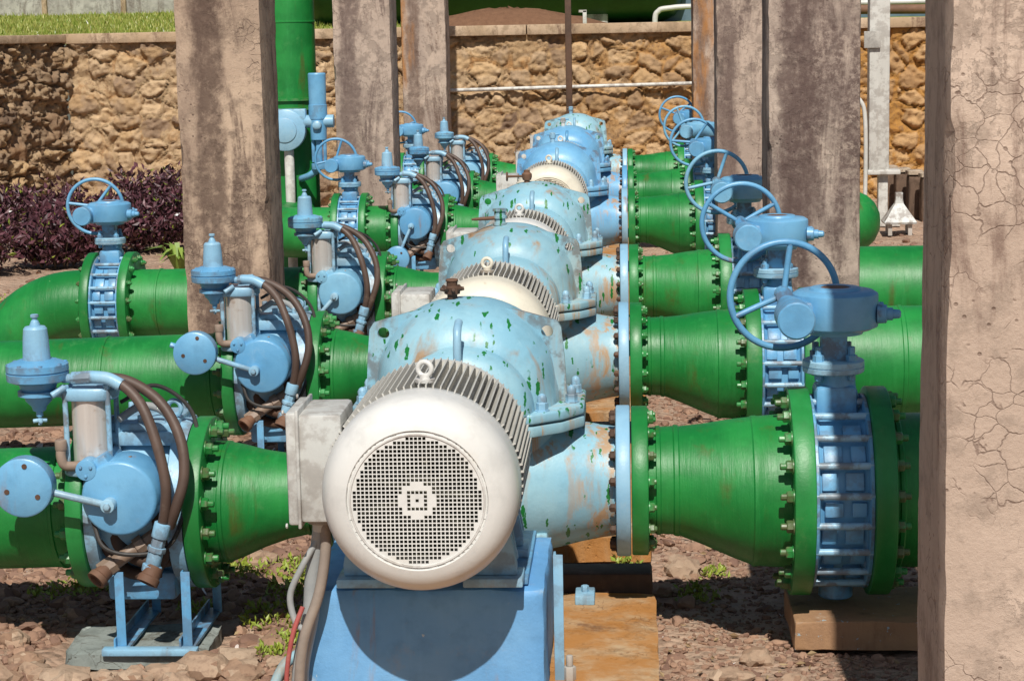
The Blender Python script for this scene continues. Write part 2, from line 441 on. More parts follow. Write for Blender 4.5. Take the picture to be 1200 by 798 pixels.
def stones_mat(name, cols):
    t = NT(name); p = t.pos()
    r = t.geo.outputs['Random Per Island']
    cr = t.n('ValToRGB'); cr.color_ramp.interpolation = 'LINEAR'
    e = cr.color_ramp.elements
    for i, c in enumerate(cols):
        x = i/(len(cols)-1)
        el = e[0] if i == 0 else (e[1] if i == len(cols)-1 else e.new(x))
        el.position = x; el.color = (*c, 1)
    t.l(r, cr.inputs[0])
    n = t.noise(p, 45, 6, .7)
    col = t.mix(t.math('MULTIPLY', t.ramp(n, .45, .7), .45), cr.outputs[0], (.12, .07, .05))
    return t.out(col, .9, n, .5, .008, spec=.25)
M['gravel'] = stones_mat('mixed_gravel', [(.19, .11, .08), (.42, .27, .19), (.58, .44, .33), (.29, .195, .15), (.64, .53, .43), (.19, .16, .145), (.50, .35, .25), (.37, .23, .155)])
M['rock'] = stones_mat('pale_rock', [(.42, .31, .22), (.34, .22, .15), (.50, .40, .32), (.28, .17, .11)])

def leaf_mat(name, cols, rough=.5):
    t = NT(name); p = t.pos()
    r = t.geo.outputs['Random Per Island']
    cr = t.n('ValToRGB'); e = cr.color_ramp.elements
    for i, c in enumerate(cols):
        x = i/(len(cols)-1)
        el = e[0] if i == 0 else (e[1] if i == len(cols)-1 else e.new(x))
        el.position = x; el.color = (*c, 1)
    t.l(r, cr.inputs[0])
    t.out(cr.outputs[0], rough)
    return t.m
M['purple'] = leaf_mat('purple_leaves', [(.026, .008, .012), (.058, .015, .024), (.10, .026, .042), (.040, .012, .016), (.14, .05, .065)])
M['stem'] = leaf_mat('brown_stem', [(.05, .03, .02), (.09, .06, .04)])
M['weed'] = leaf_mat('yellow_green_leaves', [(.26, .30, .03), (.38, .38, .05), (.48, .45, .08), (.22, .30, .045)])
M['litter'] = leaf_mat('dry_leaf_litter', [(.16, .09, .04), (.28, .17, .08), (.10, .06, .035), (.36, .26, .14)], .8)
M['lime'] = leaf_mat('lime_leaves', [(.22, .30, .05), (.32, .38, .09), (.16, .26, .04)])
M['grass'] = leaf_mat('lawn_blades', [(.16, .24, .02), (.26, .34, .03), (.36, .41, .06), (.38, .36, .10)])
def lawn_mat():
    t = NT('lawn_soil'); p = t.pos()
    col = t.mix(t.noise(p, 9, 6, .7), (.16, .22, .03), (.32, .36, .08))
    return t.out(col, .95, t.noise(p, 40, 5, .7), .8, .04, spec=.2)
M['lawn'] = lawn_mat()
def dirt_mat():
    t = NT('red_brown_soil'); p = t.pos()
    col = t.mix(t.noise(p, 14, 8, .75), (.13, .06, .035), (.38, .21, .12))
    return t.out(col, .95, t.noise(p, 25, 7, .75), .9, .06, spec=.2)
M['dirt'] = dirt_mat()

# ------------------------------------------------------------------ rows
D = [7.06, 9.81, 12.50, 16.94, 19.77, 22.60]
Y1 = D[0]
ROW = ['nearest pump', 'second nearest pump', 'third nearest pump', 'fourth nearest pump', 'second farthest pump', 'farthest pump']
XS, ZS = -.567, .788          # shaft
ZP = .528                     # suction nozzle axis
ZV = .4875                    # valve axis
ZL = .462                     # left pipe axis

# shared bolts (axis +X)
def bolt_mesh(name, mat, r, head, stud, washer=True):
    mb = MB()
    if washer: mb.rev([(0, r*1.25), (.004, r*1.25)], (0, 0, 0), (1, 0, 0), 18)
    mb.rev([(.003, r*.94), (.006, r), (head-.004, r), (head, r*.86)], (0, 0, 0), (1, 0, 0), 6)
    if stud > 0: mb.rev([(head-.001, r*.55), (head+stud-.003, r*.55), (head+stud, r*.42)], (0, 0, 0), (1, 0, 0), 10)
    o = build(name, mb, mat, ang=25)
    me = o.data; bpy.data.objects.remove(o); return me
BIG_G = bolt_mesh('bolt_green_big', M['green_bolt'], .0215, .026, .020)
SM_G = bolt_mesh('bolt_green_small', M['green_bolt'], .017, .020, .008)
SM_B = bolt_mesh('bolt_blue_small', M['blue'], .017, .022, .004)
SM_D = bolt_mesh('bolt_dark_small', M['dark_rust'], .016, .020, .004)
NUT_B = bolt_mesh('nut_blue', M['blue_pale'], .022, .026, .020)
def bolts(parent, me, n, x, cz, R, side, y=0.0, skip=0.0, ph=.5):
    base = root_loc(parent)
    acc = V((0, 0, 0)); p = parent
    while p is not None: acc += V(p.location); p = p.parent
    for i in range(n):
        a = 2*PI*(i+ph)/n
        o = bpy.data.objects.new('bolt', me); COL.objects.link(o); o.parent = parent
        o.location = V((x, Y1+y+R*math.sin(a), cz+R*math.cos(a)))-acc
        o.rotation_euler = (random.random()*1.0, 0, 0 if side > 0 else PI)

def ring(mb, x0, x1, R, rin, cz, y=Y1, seg=56, b=.006):
    """flange disc with softened rims round the X axis"""
    mb.rev([(0, rin), (0, R-b), (b*.35, R-b*.3), (b, R), (x1-x0-b, R), (x1-x0-b*.35, R-b*.3), (x1-x0, R-b), (x1-x0, rin)], (x0, y, cz), (1, 0, 0), seg, cap0=False, cap1=False)
    return mb

# ---------------------------------------------------------------- pump
def make_pump():
    t = thing('centrifugal_pump', (XS, Y1, .1), '', 'pump', 'pumps standing in one line')
    X, Y = XS, Y1
    lo = MB()
    # lower volute
    lo.dome((X, Y, ZS-.02), (.335, .27, .40), 14, 48, 2.3, -1)
    lo.rev([(0, .10), (.06, .17), (.14, .20), (.60, .20), (.68, .17), (.74, .10)], (X, Y-.37, ZS-.05), (0, 1, 0), 40)
    # suction nozzle, flaring off the volute
    lo.rev([(0, .255), (.06, .248), (.13, .232), (.21, .212), (.29, .197), (.345, .19), (.36, .195)], (X+.18, Y, ZP), (1, 0, 0), 48)
    # discharge nozzle
    lo.rev([(0, .20), (.10, .185), (.17, .165), (.24, .155)], (X-.18, Y, ZP-.03), (-1, 0, 0), 40)
    # feet under the volute
    for sy in (-1, 1):
        lo.box((X, Y+sy*.17, .24), (.56, .09, .30), bev=.012)
    low = build('lower_casing', lo, M['pump_pale'], t)
    up = MB()
    # main hood: outline carried forward and back from the lug plate
    out = [(-.335, 0), (-.325, .16), (-.312, .245), (-.285, .275), (-.20, .315), (-.10, .352), (0, .366), (.10, .352), (.20, .315), (.285, .275), (.312, .245), (.325, .16), (.335, 0)]
    prof = []
    def hood(k, kz, y):
        q = []
        for x, z in out:
            a = math.atan2(z, x); e = (abs(math.cos(a)/.335)**2.25+abs(math.sin(a)/.366)**2.25)**(-1/2.25)
            q.append(V((X+e*math.cos(a)*k, Y+y, ZS+.035+e*math.sin(a)*kz)))
        return q
    H = [hood(.52, .52, -.275), hood(.66, .66, -.265), hood(.79, .80, -.232), hood(.885, .90, -.18), hood(.935, .955, -.12), hood(.965, .985, -.06), hood(.978, .995, .0), hood(.965, .97, .08), hood(.90, .915, .15), hood(.79, .80, .21), hood(.6, .62, .25)]
    # finer outline through midpoints for a rounded hood
    def refine(r):
        o = []
        for i in range(len(r)-1):
            a, b = r[i], r[i+1]
            p0 = r[i-1] if i else a*2-b
            p3 = r[i+2] if i+2 < len(r) else b*2-a
            for kk in range(4):
                s = kk/4
                o.append(.5*((2*a)+(b-p0)*s+(2*p0-5*a+4*b-p3)*s*s+(3*a-p0-3*b+p3)*s**3))
        o.append(r[-1]); return o
    up.rings([refine(r) for r in H])
    # stuffing-box dome in front and behind
    for s in (-1, 1):
        rr = []
        for yy, R in ((.20, .235), (.27, .232), (.315, .222), (.345, .20), (.36, .165), (.365, .12)):
            rr.append([V((X+R*1.05*math.cos(PI*i/28), Y+s*yy, ZS+.034+R*math.sin(PI*i/28))) for i in range(29)])
        up.rings(rr)
    # split flange, upper half
    oct_ = [(-.395, -.13), (-.33, -.245), (-.24, -.33), (.24, -.33), (.34, -.245), (.41, -.13), (.41, .15), (.36, .25), (.24, .33), (-.24, .33), (-.36, .25), (-.395, .15)]
    up.prism(oct_, (X, Y, ZS+.003), (1, 0, 0), (0, 1, 0), (0, 0, 1), .036, .008)
    hood_o = build('upper_casing', up, M['pump_pale'], t, ang=50)
    sf = MB(); sf.prism([(x*1.0, y*1.0) for x, y in oct_], (X, Y, ZS-.040), (1, 0, 0), (0, 1, 0), (0, 0, 1), .036, .008)
    build('split_flange', sf, M['pump_slate'], t)
    # lifting lug plate: real plate with two round holes
    lp = MB()
    lug = [(-.350, 0), (-.342, .16), (-.332, .262), (-.318, .284), (-.29, .292), (-.20, .318), (-.10, .340), (0, .346), (.10, .340), (.20, .318), (.29, .292), (.318, .284), (.332, .262), (.342, .16), (.350, 0)]
    for yy in (Y-.02, Y+.012):
        pass
    bm = lp.bm
    def plate_with_holes(y):
        outer = [bm.verts.new((X+x, y, ZS+.035+z)) for x, z in lug]
        eds = [bm.edges.new((outer[i], outer[(i+1) % len(outer)])) for i in range(len(outer))]
        hs = []
        for hx in (-.284, .284):
            vs = [bm.verts.new((X+hx+.021*math.cos(2*PI*i/14), y, ZS+.035+.248+.021*math.sin(2*PI*i/14))) for i in range(14)]
            eds += [bm.edges.new((vs[i], vs[(i+1) % 14])) for i in range(14)]
            hs.append(vs)
        bmesh.ops.triangle_fill(bm, use_beauty=True, use_dissolve=False, edges=eds)
        return outer, hs
    o1, h1 = plate_with_holes(Y-.075); o2, h2 = plate_with_holes(Y-.045)
    for a, b in [(o1, o2)]+list(zip(h1, h2)):
        for i in range(len(a)):
            j = (i+1) % len(a)
            bm.faces.new((a[i], a[j], b[j], b[i]))
    build('lifting_lug', lp, M['pump_pale'], t, ang=30)
    # bearing housings and shaft
    for s in (-1, 1):
        b = MB(); b.rev([(0, .105), (.02, .115), (.13, .115), (.15, .10), (.17, .06)], (X, Y+s*.365, ZS), (0, s, 0), 32)
        b.box((X, Y+s*.44, ZS-.15), (.16, .10, .20), bev=.01)
        build('bearing_housing', b, M['pump_slate'], t)
    b = MB(); b.cyl((X, Y-.66, ZS), (X, Y-.5, ZS), .034); b.rev([(0, .085), (.04, .085), (.045, .06), (.055, .06), (.06, .085), (.10, .085)], (X, Y-.68, ZS), (0, 1, 0), 28)
    build('coupling', b, M['dirty_metal'], t)
    # suction flange and its bolts
    f = build('suction_flange', ring(MB(), -.052, -.002, .265, .10, ZP), M['blue_pale'], t)
    bolts(f, SM_D, 16, -.052, ZP, .232, -1)
    f = build('discharge_flange', ring(MB(), XS-.475, XS-.42, .205, .10, ZP-.03), M['blue'], t)
    # studs on the split flange
    for x, y in ((-.36, -.10), (-.36, .09), (-.30, .22), (.365, -.10), (.375, .09), (.315, .215), (.27, -.26), (-.27, -.26)):
        n = MB(); n.rev([(0, .026), (.004, .026), (.0045, .021), (.028, .021), (.030, .019)], (X+x, Y+y, ZS+.039), (0, 0, 1), 6)
        n.rev([(.028, .016), (.045, .017), (.055, .012), (.060, .004)], (X+x, Y+y, ZS+.039), (0, 0, 1), 14)
        build('split_bolt', n, M['blue_pale'], t, ang=30)
    fp = MB(); fp.tube([(X+.0, Y-.33, ZS+.355), (X+.0, Y-.40, ZS+.33), (X+.0, Y-.415, ZS+.24), (X+.0, Y-.40, ZS+.16)], .014, 12)
    fp.rod((X, Y-.405, ZS+.10), (X, Y-.405, ZS+.17), .021, 12)
    build('flush_pipe', fp, M['blue_pale'], t)
    return t

def vent_cock(pump, row):
    """air cock on the crown, each of them different"""
    y = D[row]; X = XS-.045; z = ZS+.388; K = (.80, .62, .62, .8, .8, .8)[row]
    v = MB(); piv = V((X, y-.04, z-.012))
    def sc(mb):
        bmesh.ops.scale(mb.bm, vec=(K, K, K), space=Matrix.Translation(-piv), verts=mb.bm.verts); return mb
    if row == 0:
        v.rev([(0, .052), (.008, .052), (.009, .02), (.02, .02)], (X, y-.03, z-.012), (0, 0, 1), 20)
        v.rev([(0, .022), (.03, .022), (.034, .034), (.062, .036), (.07, .024), (.09, .024)], (X, y-.03, z), (0, 0, 1), 8)
        for k in range(8):
            a = 2*PI*k/8+.2
            v.rod((X+.022*math.cos(a), y-.03+.022*math.sin(a), z+.050), (X+.052*math.cos(a), y-.03+.052*math.sin(a), z+.056+.008*(k % 2)), .0085, 8)
        build('vent_cock', sc(v), M['dark_rust'], pump)
        w = MB(); w.torus((X, y-.03, z+.093), (0, 0, 1), .022, .006, 20, 8); w.cyl((X, y-.03, z+.085), (X, y-.03, z+.10), .010); w.cyl((X-.022, y-.03, z+.093), (X+.022, y-.03, z+.093), .005)
        build('vent_handle', sc(w), M['rust'], pump)
    elif row == 1:
        v.rev([(0, .05), (.014, .05), (.016, .04), (.03, .04), (.032, .054), (.05, .054), (.052, .042), (.085, .042), (.087, .054), (.105, .054), (.107, .045), (.14, .045), (.142, .056), (.16, .056)], (X, y-.06, z-.02), (0, 0, 1), 24)
        build('vent_cock', sc(v), M['pump_slate'], pump)
        w = MB(); w.tube([(X-.04, y-.08, z+.07), (X-.11, y-.10, z+.068), (X-.16, y-.11, z+.066), (X-.215, y-.12, z+.064)], lambda s: .016-.005*s if s < .9 else .009, 10)
        build('vent_handle', sc(w), M['rust'], pump)
    elif row == 2:
        v.rod((X, y-.04, z-.02), (X, y-.04, z+.05), .028); v.rev([(0, .04), (.03, .05), (.06, .05), (.08, .03), (.10, .03)], (X, y-.04, z+.04), (0, 0, 1), 10)
        build('vent_cock', sc(v), M['rust'], pump)
        w = MB(); w.rod((X-.04, y-.04, z+.08), (X-.19, y-.05, z+.078), .012); w.torus((X-.195, y-.05, z+.078), (1, 0, 0), .038, .009, 20, 8); w.cyl((X-.195, y-.05, z+.042), (X-.195, y-.05, z+.114), .006)
        build('vent_handle', sc(w), M['rust'], pump)
    else:
        v.rod((X, y-.04, z-.02), (X, y-.04, z+.06), .024); v.rev([(0, .03), (.02, .035), (.05, .035), (.06, .02)], (X, y-.04, z+.05), (0, 0, 1), 10)
        build('vent_cock', sc(v), M['blue_pale'] if row != 4 else M['white_pipe'], pump)
        w = MB(); w.rod((X-.055, y-.05, z+.09), (X+.07, y-.05, z+.09), .010)
        build('vent_handle', sc(w), M['rust'] if row == 5 else M['blue'], pump)

# ---------------------------------------------------------------- motor
YM = 5.635
XM = -.605
def make_motor():
    t = thing('electric_motor', (XM, YM+.4, .45), '', 'motor', 'motors driving the pumps')
    X, Z = XM, ZS+.002
    fc = MB()
    R = .286
    prof = [(0.010, .189), (0.0, .189), (0.0, .194), (.006, .1965), (.006, .1995), (-.001, .203), (.004, .222), (.016, .245), (.036, .264), (.062, .277), (.092, .2845), (.125, R), (.20, R), (.235, R-.001), (.24, R-.006), (.24, .20)]
    fc.rev(prof, (X, YM, Z), (0, 1, 0), 96, cap0=False, cap1=False)
    cover = build('fan_cover', fc, M['white'], t, ang=50)
    # punched grille: plate with real square holes
    g = bmesh.new(); N = 33; pitch = .0119; hole = .0045
    cache = {}
    def vv(x, z, y):
        k = (round(x, 5), round(z, 5), y)
        if k not in cache: cache[k] = g.verts.new((X+x, YM+.0035+y, Z+z))
        return cache[k]
    for i in range(-N//2, N//2+1):
        for j in range(-N//2, N//2+1):
            cx, cz = i*pitch, j*pitch
            r = math.hypot(cx, cz)
            if r > .199: continue
            hx = pitch/2
            a = [(cx-hx, cz-hx), (cx+hx, cz-hx), (cx+hx, cz+hx), (cx-hx, cz+hx)]
            solid = r > .1812 or ((r < .052) and (max(abs(i), abs(j)) > 2)) or (max(abs(i), abs(j)) == 1)
            if solid:
                g.faces.new([vv(x, z, 0) for x, z in a])
            else:
                b = [(cx-hole, cz-hole), (cx+hole, cz-hole), (cx+hole, cz+hole), (cx-hole, cz+hole)]
                for k in range(4):
                    l = (k+1) % 4
                    g.faces.new([vv(*a[k], 0), vv(*a[l], 0), vv(*b[l], 0), vv(*b[k], 0)])
                    g.faces.new([vv(*b[k], 0), vv(*b[l], 0), vv(*b[l], .003), vv(*b[k], .003)])
    build('grille', g, M['white'], cover, ang=0)
    fan = MB(); fan.rev([(0, .06), (.05, .06), (.05, .02), (.09, .02)], (X, YM+.05, Z), (0, 1, 0), 24)
    for k in range(9):
        a = 2*PI*k/9
        fan.box((X+.125*math.cos(a), YM+.11, Z+.125*math.sin(a)), (.15, .07, .006), Matrix.Rotation(-a, 3, 'Y'))
    fan.rev([(0, .20), (.004, .20)], (X, YM+.15, Z), (0, 1, 0), 40)
    build('fan', fan, M['black'], t)
    # finned frame
    b = MB(); b.rev([(0, .20), (0, .252), (.52, .252), (.54, .25)], (X, YM+.20, Z), (0, 1, 0), 72)
    b.rev([(0, .282), (.035, .282), (.04, .25), (.07, .12), (.075, .045)], (X, YM+.735, Z), (0, 1, 0), 64)
    n = 84
    for k in range(n):
        a = 2*PI*(k+.5)/n
        c, s = math.cos(a), math.sin(a)
        if s < -.72: continue
        rot = Matrix.Rotation(-a, 3, 'Y')
        hgt = .046 if s > .1 else .042
        b.box((X+c*(.248+hgt/2), YM+.475, Z+s*(.248+hgt/2)), (hgt, .50, .0045), rot)
    build('finned_frame', b, M['fin'], t, ang=30)
    sh = MB(); sh.cyl((X, YM+.78, Z), (X, YM+.80, Z), .034)
    build('shaft_end', sh, M['steel'], t)
    # terminal box
    tb = MB()
    tb.box((X-.306, YM+.36, Z+.045), (.13, .265, .325), bev=.012)
    tbo = build('terminal_box', tb, M['boxgrey'], t)
    ld = MB()
    ld.box((X-.390, YM+.36, Z+.045), (.034, .275, .338), bev=.008)
    ld.box((X-.372, YM+.36, Z+.045), (.010, .290, .355), bev=.003)
    for sz in (-1, 1):
        for sy in (-1, 1):
            ld.rod((X-.409, YM+.36+sy*.135, Z+.045+sz*.17), (X-.416, YM+.36+sy*.135, Z+.045+sz*.17), .008, 8)
    build('lid', ld, M['boxgrey'], tbo)
    gl = MB(); gl.rev([(0, .036), (.016, .036), (.018, .042), (.034, .042), (.036, .03), (.06, .026)], (X-.325, YM+.33, Z-.105), (0, 0, -1), 20)
    build('cable_gland', gl, M['boxgrey'], tbo)
    # lifting eye
    e = MB(); e.torus((X+.0, YM+.31, Z+.327), (.25, 1, 0), .021, .008, 28, 10); e.rod((X, YM+.31, Z+.245), (X, YM+.31, Z+.312), .016); e.rev([(0, .03), (.01, .03)], (X, YM+.31, Z+.288), (0, 0, 1), 20)
    build('lifting_eye', e, M['white'], t)
    # label boss and rim screws
    # feet
    for sx in (-1, 1):
        for fy in (.33, .68):
            f = MB()
            f.prism([(.105, -.19), (.235, -.115), (.262, -.27), (.262, -.303), (.105, -.303)] if sx > 0 else [(-.105, -.19), (-.105, -.303), (-.262, -.303), (-.262, -.27), (-.235, -.115)], (X, YM+fy-.012, Z), (1, 0, 0), (0, 0, 1), (0, 1, 0), .022, .004)
            f.prism([(.15, -.19), (.235, -.115), (.262, -.27), (.15, -.303)] if sx > 0 else [(-.15, -.19), (-.15, -.303), (-.262, -.27), (-.235, -.115)], (X, YM+fy+.055, Z), (1, 0, 0), (0, 0, 1), (0, 1, 0), .018, .003)
            f.box((X+sx*.19, YM+fy+.02, Z-.318), (.18, .14, .028), bev=.005)
            f.rod((X+sx*.235, YM+fy+.03, Z-.305), (X+sx*.235, YM+fy+.03, Z-.27), .014, 6)
            build('foot', f, M['blue_pale'], t)
    return t

# ---------------------------------------------------------------- plinth, pad
ZT = ZS+.002-.332
def make_plinth():
    t = thing('motor_plinth', (XM, YM+.75, 0), '', 'plinth', 'blue plinths under the motors')
    b = rough_box((XM-.025, YM+.36+.325, ZT/2-.012), (.735, .65, ZT-.025), .005, 16, seed=7, rnd=.010)
    build('concrete_block', b, M['plinth'], t)
    for sx in (-1, 1):
        r = MB(); r.box((XM+sx*.19, YM+.36+.33, ZT-.010), (.20, .60, .020), bev=.003)
        build('sole_plate', r, M['blue'], t)
    a = MB(); a.prism([(0, 0), (.03, 0), (.03, .008), (.008, .008), (.008, .05), (0, .05)], (XM+.362, YM+.50, .0), (1, 0, 0), (0, 1, 0), (0, 0, 1), .50, .001)
    build('angle_bar', a, M['blue_pale'], t)
    return t

def make_pad():
    t = thing('foundation_pad', (XS+.2, Y1-.8, 0), '', 'foundation', 'ochre pads under the pump sets')
    b = rough_box((XS+.10, Y1-.88, .045), (1.10, 1.95, .11), .006, 16, seed=2)
    build('slab', b, M['ochre'], t)
    s = MB(); s.box((XS+.10, Y1+.19, .075), (1.08, .16, .17), bev=.012)
    build('end_beam', s, M['dark_rust'], t)
    n = MB(); n.box((XS+.40, Y1-.02, .115), (.07, .12, .035), bev=.006); n.rod((XS+.40, Y1-.02, .13), (XS+.40, Y1-.02, .155), .014, 6)
    build('anchor_clamp', n, M['blue_pale'], t)
    n = MB(); n.rod((XS+.37, Y1-.92, .10), (XS+.37, Y1-.92, .145), .02, 6); n.rod((XS+.37, Y1-.92, .145), (XS+.37, Y1-.92, .18), .011, 10)
    build('anchor_bolt', n, M['steel'], t)
    return t

# ---------------------------------------------------------------- reducer on the suction side
def make_reducer():
    t = thing('pipe_reducer', (.3, Y1, ZV-.27), '', 'pipe reducer', 'green reducers beside the pumps')
    b = MB()
    P = [(.05, .186), (.085, .187), (.088, .191), (.10, .192), (.104, .188), (.145, .190), (.150, .1945), (.163, .1955), (.168, .192), (.25, .212), (.31, .230), (.36, .2445), (.415, .258), (.42, .2635), (.436, .2645), (.442, .262), (.50, .266), (.545, .268)]
    b.rev(P, (0, Y1, ZP), (1, 0, 0), 64, offs=lambda x: (0, 0, -(ZP-ZV)*min(1, max(0, (x-.15)/.27))))
    body = build('cone', b, M['green'], t, ang=30)
    f = build('flange', ring(MB(), .002, .060, .262, .18, ZP), M['green_flange'], t)
    bolts(f, SM_G, 16, .060, ZP, .230, 1)
    f = build('flange', ring(MB(), .545, .618, .3635, .26, ZV), M['green_flange'], t)
    bolts(f, BIG_G, 20, .545, ZV, .326, -1)
    return t

# ---------------------------------------------------------------- butterfly valve
XV = .715
def make_valve():
    t = thing('butterfly_valve', (XV, Y1, ZV), '', 'butterfly valve', 'butterfly valves with handwheels')
    b = MB()
    b.rev([(0, .22), (0, .338), (.010, .338), (.014, .330), (.016, .302), (.030, .290), (.164, .290), (.178, .302), (.180, .330), (.184, .338), (.194, .338), (.194, .22)], (XV-.097, Y1, ZV), (1, 0, 0), 64, cap0=False, cap1=False)
    for i in range(20):                            # raised pads between the rods
        a = 2*PI*i/20
        if math.cos(a) > .93: continue
        for dx, w in ((-.035, .062), (.05, .05)):
            b.box((XV+dx*(1 if i % 2 else -1), Y1+math.sin(a)*.294, ZV+math.cos(a)*.294), (w, .062 if i % 3 else .05, .026), Matrix.Rotation(-a, 3, 'X'), .004)
    # stem boss top and bottom
    b.box((XV-.005, Y1, ZV+.325), (.145, .15, .11), bev=.02)
    b.rev([(0, .070), (.09, .062), (.10, .062)], (XV, Y1, ZV+.345), (0, 0, 1), 32)
    b.rev([(0, .062), (.095, .06), (.10, .055)], (XV, Y1, ZV-.28), (0, 0, -1), 28)
    build('body', b, M['blue'], t)
    for i in range(20):
        a = 2*PI*(i+.5)/20
        r = MB(); c = V((XV-.098, Y1+math.sin(a)*.326, ZV+math.cos(a)*.326))
        r.cyl(c, c+V((.196, 0, 0)), .0125, 12)
        build('tie_rod', r, M['blue_pale'], t)
    # top flange, yoke
    f = MB(); f.rev([(0, .100), (.004, .106), (.020, .107), (.0205, .104), (.0245, .104), (.025, .107), (.041, .106), (.045, .10)], (XV-.01, Y1, ZV+.420), (0, 0, 1), 40)
    fo = build('top_flange', f, M['blue_pale'], t)
    for k in range(4):
        a = PI/4+k*PI/2
        n = MB(); p = (XV-.01+.08*math.cos(a), Y1+.08*math.sin(a), ZV+.465)
        n.rev([(0, .02), (.022, .02), (.024, .012), (.05, .012), (.052, .009)], p, (0, 0, 1), 6)
        build('yoke_bolt', n, M['blue'], fo)
        n = MB(); n.rod((p[0], p[1], ZV+.398), (p[0], p[1], ZV+.421), .014, 6); build('yoke_nut', n, M['blue'], fo)
    y = MB(); y.box((XV-.01, Y1-.034, ZV+.51), (.085, .018, .105)); y.box((XV-.01, Y1+.034, ZV+.51), (.085, .018, .105)); y.cyl((XV-.01, Y1, ZV+.45), (XV-.01, Y1, ZV+.56), .03)
    y.box((XV+.028, Y1, ZV+.51), (.012, .07, .10)); y.box((XV-.048, Y1, ZV+.51), (.012, .07, .10))
    build('yoke', y, M['blue'], t)
    g = MB(); zc = ZV+.555
    g.rev([(0, .095), (.012, .10), (.016, .125), (.02, .132), (.026, .146), (.030, .148), (.134, .148), (.140, .146), (.150, .130), (.152, .09), (.160, .085), (.162, .08), (.162, .055), (.155, .05)], (XV-.005, Y1, zc), (0, 0, 1), 48, cap1=True)
    gb = build('gearbox', g, M['blue'], t, ang=32)
    w = MB(); xw = XV-.152; zw = zc+.070
    w.rev([(0, .058), (.005, .064), (.17, .064), (.18, .05), (.30, .045), (.36, .036), (.42, .036)], (xw, Y1-.19, zw), (0, 1, 0), 36)
    w.box((XV-.10, Y1-.02, zw), (.10, .20, .11), bev=.015)
    build('worm_housing', w, M['blue'], gb)
    s = MB(); s.rev([(0, .034), (.03, .032), (.034, .022), (.052, .022), (.053, .017), (.075, .015), (.08, .008)], (XV+.135, Y1-.045, zc+.072), (1, -.15, 0), 20); build('stop_screw', s, M['blue'], gb)
    s = MB(); s.rev([(0, .024), (.02, .022), (.03, .012), (.045, .011)], (XV+.125, Y1+.07, zc+.085), (1, .25, 0), 16)
    build('stop_screw', s, M['blue'], gb)
    cap = MB(); cap.rev([(0, .05), (.004, .05), (.006, .045)], (XV-.005, Y1, zc+.1555), (0, 0, 1), 28)
    build('indicator_cap', cap, M['rust'], gb)
    # handwheel, standing behind the worm and facing the camera
    h = MB(); c = V((xw-.012, Y1+.235, zw+.034)); ax = V((-.10, 1, .06)).normalized()
    h.torus(c, ax, .192, .0125, 64, 10)
    h.rev([(-.02, .03), (.025, .03), (.03, .02)], c, ax, 20)
    a, u, v = basis(ax)
    for k in range(3):
        th = PI/2+.12+2*PI*k/3
        d = u*math.cos(th)+v*math.sin(th)
        h.tube([c+d*.018, c+d*.10+a*.004, c+d*.19], .011, 10, 4)
    hw = build('handwheel', h, M['blue'], t, origin=c)
    return t
WHEEL_AX = V((-.10, 1, .06)).normalized()
def spin_wheel(root, ang):
    for o in root.children:
        if o.name.startswith('handwheel'):
            o.rotation_mode = 'QUATERNION'
            o.rotation_quaternion = Matrix.Rotation(ang, 3, WHEEL_AX).to_quaternion()

def make_block():
    t = thing('support_block', (XV, Y1, 0), '', 'concrete block', 'concrete blocks under the butterfly valves')
    b = rough_box((XV+.09, Y1+.0, .030), (.50, .46, .11), .007, 14, seed=4, rnd=.006)
    build('block', b, M['ochre_blue'], t)
    return t

def make_suction_pipe(row=0):
    t = thing('suction_pipe', (2.0, Y1, ZV-.27), '', 'pipe', 'green suction pipes')
    b = MB()
    P = [(.812, .262)]
    for x in (.905,): P += [(x, .268), (x+.004, .2745), (x+.016, .2755), (x+.022, .269)]
    P += [(1.28, .27), (1.284, .2745), (1.30, .275), (1.306, .27), (2.4, .27), (2.404, .275), (2.42, .275), (2.425, .27), (5.2, .27)]
    if row == 3:
        P = P[:-7]+[(1.70, .27), (1.704, .275), (1.72, .275), (1.725, .27), (1.80, .268), (1.88, .252), (1.96, .215), (2.02, .16), (2.06, .08), (2.07, .01)]
    if row < 4: b.rev(P, (0, Y1, ZV), (1, 0, 0), 64)
    else:
        b.tube([(.81, Y1, ZV), (1.2, Y1, ZV)]+[(1.2+.4*math.sin(a), Y1, ZV-.4+.4*math.cos(a)) for a in [PI/2*k/12 for k in range(1, 13)]]+[(1.6, Y1, -.2)], .268, 56, 1)
    build('pipe', b, M['green'], t, ang=30)
    if row == 3:
        b = MB(); b.box((1.55, Y1, .10), (.25, .5, .30), bev=.02); build('saddle', b, M['block'], t)
    f = build('flange', ring(MB(), .814, .888, .3635, .26, ZV), M['green_flange'], t)
    bolts(f, BIG_G, 20, .888, ZV, .326, 1)
    return t

# ---------------------------------------------------------------- left side
def make_taper():
    t = thing('pipe_taper', (-1.35, Y1, .25), '', 'pipe reducer', 'green tapers on the discharge side')
    b = MB()
    P = [(0, .205), (.05, .205), (.052, .142), (.08, .143), (.084, .148), (.095, .148), (.10, .144), (.17, .152), (.25, .172), (.33, .200), (.372, .212), (.376, .217), (.388, .217), (.392, .214), (.475, .216)]
    b.rev(P, (XS-.477, Y1, ZP-.03), (-1, 0, 0), 56, offs=lambda x: (0, 0, -(ZP-.03-ZL)*min(1, x/.37)))
    build('cone', b, M['green'], t, ang=30)
    f = build('flange', ring(MB(), -1.535, -1.475, .305, .2, ZL), M['green_flange'], t)
    bolts(f, BIG_G, 16, -1.475, ZL, .268, 1)
    return t

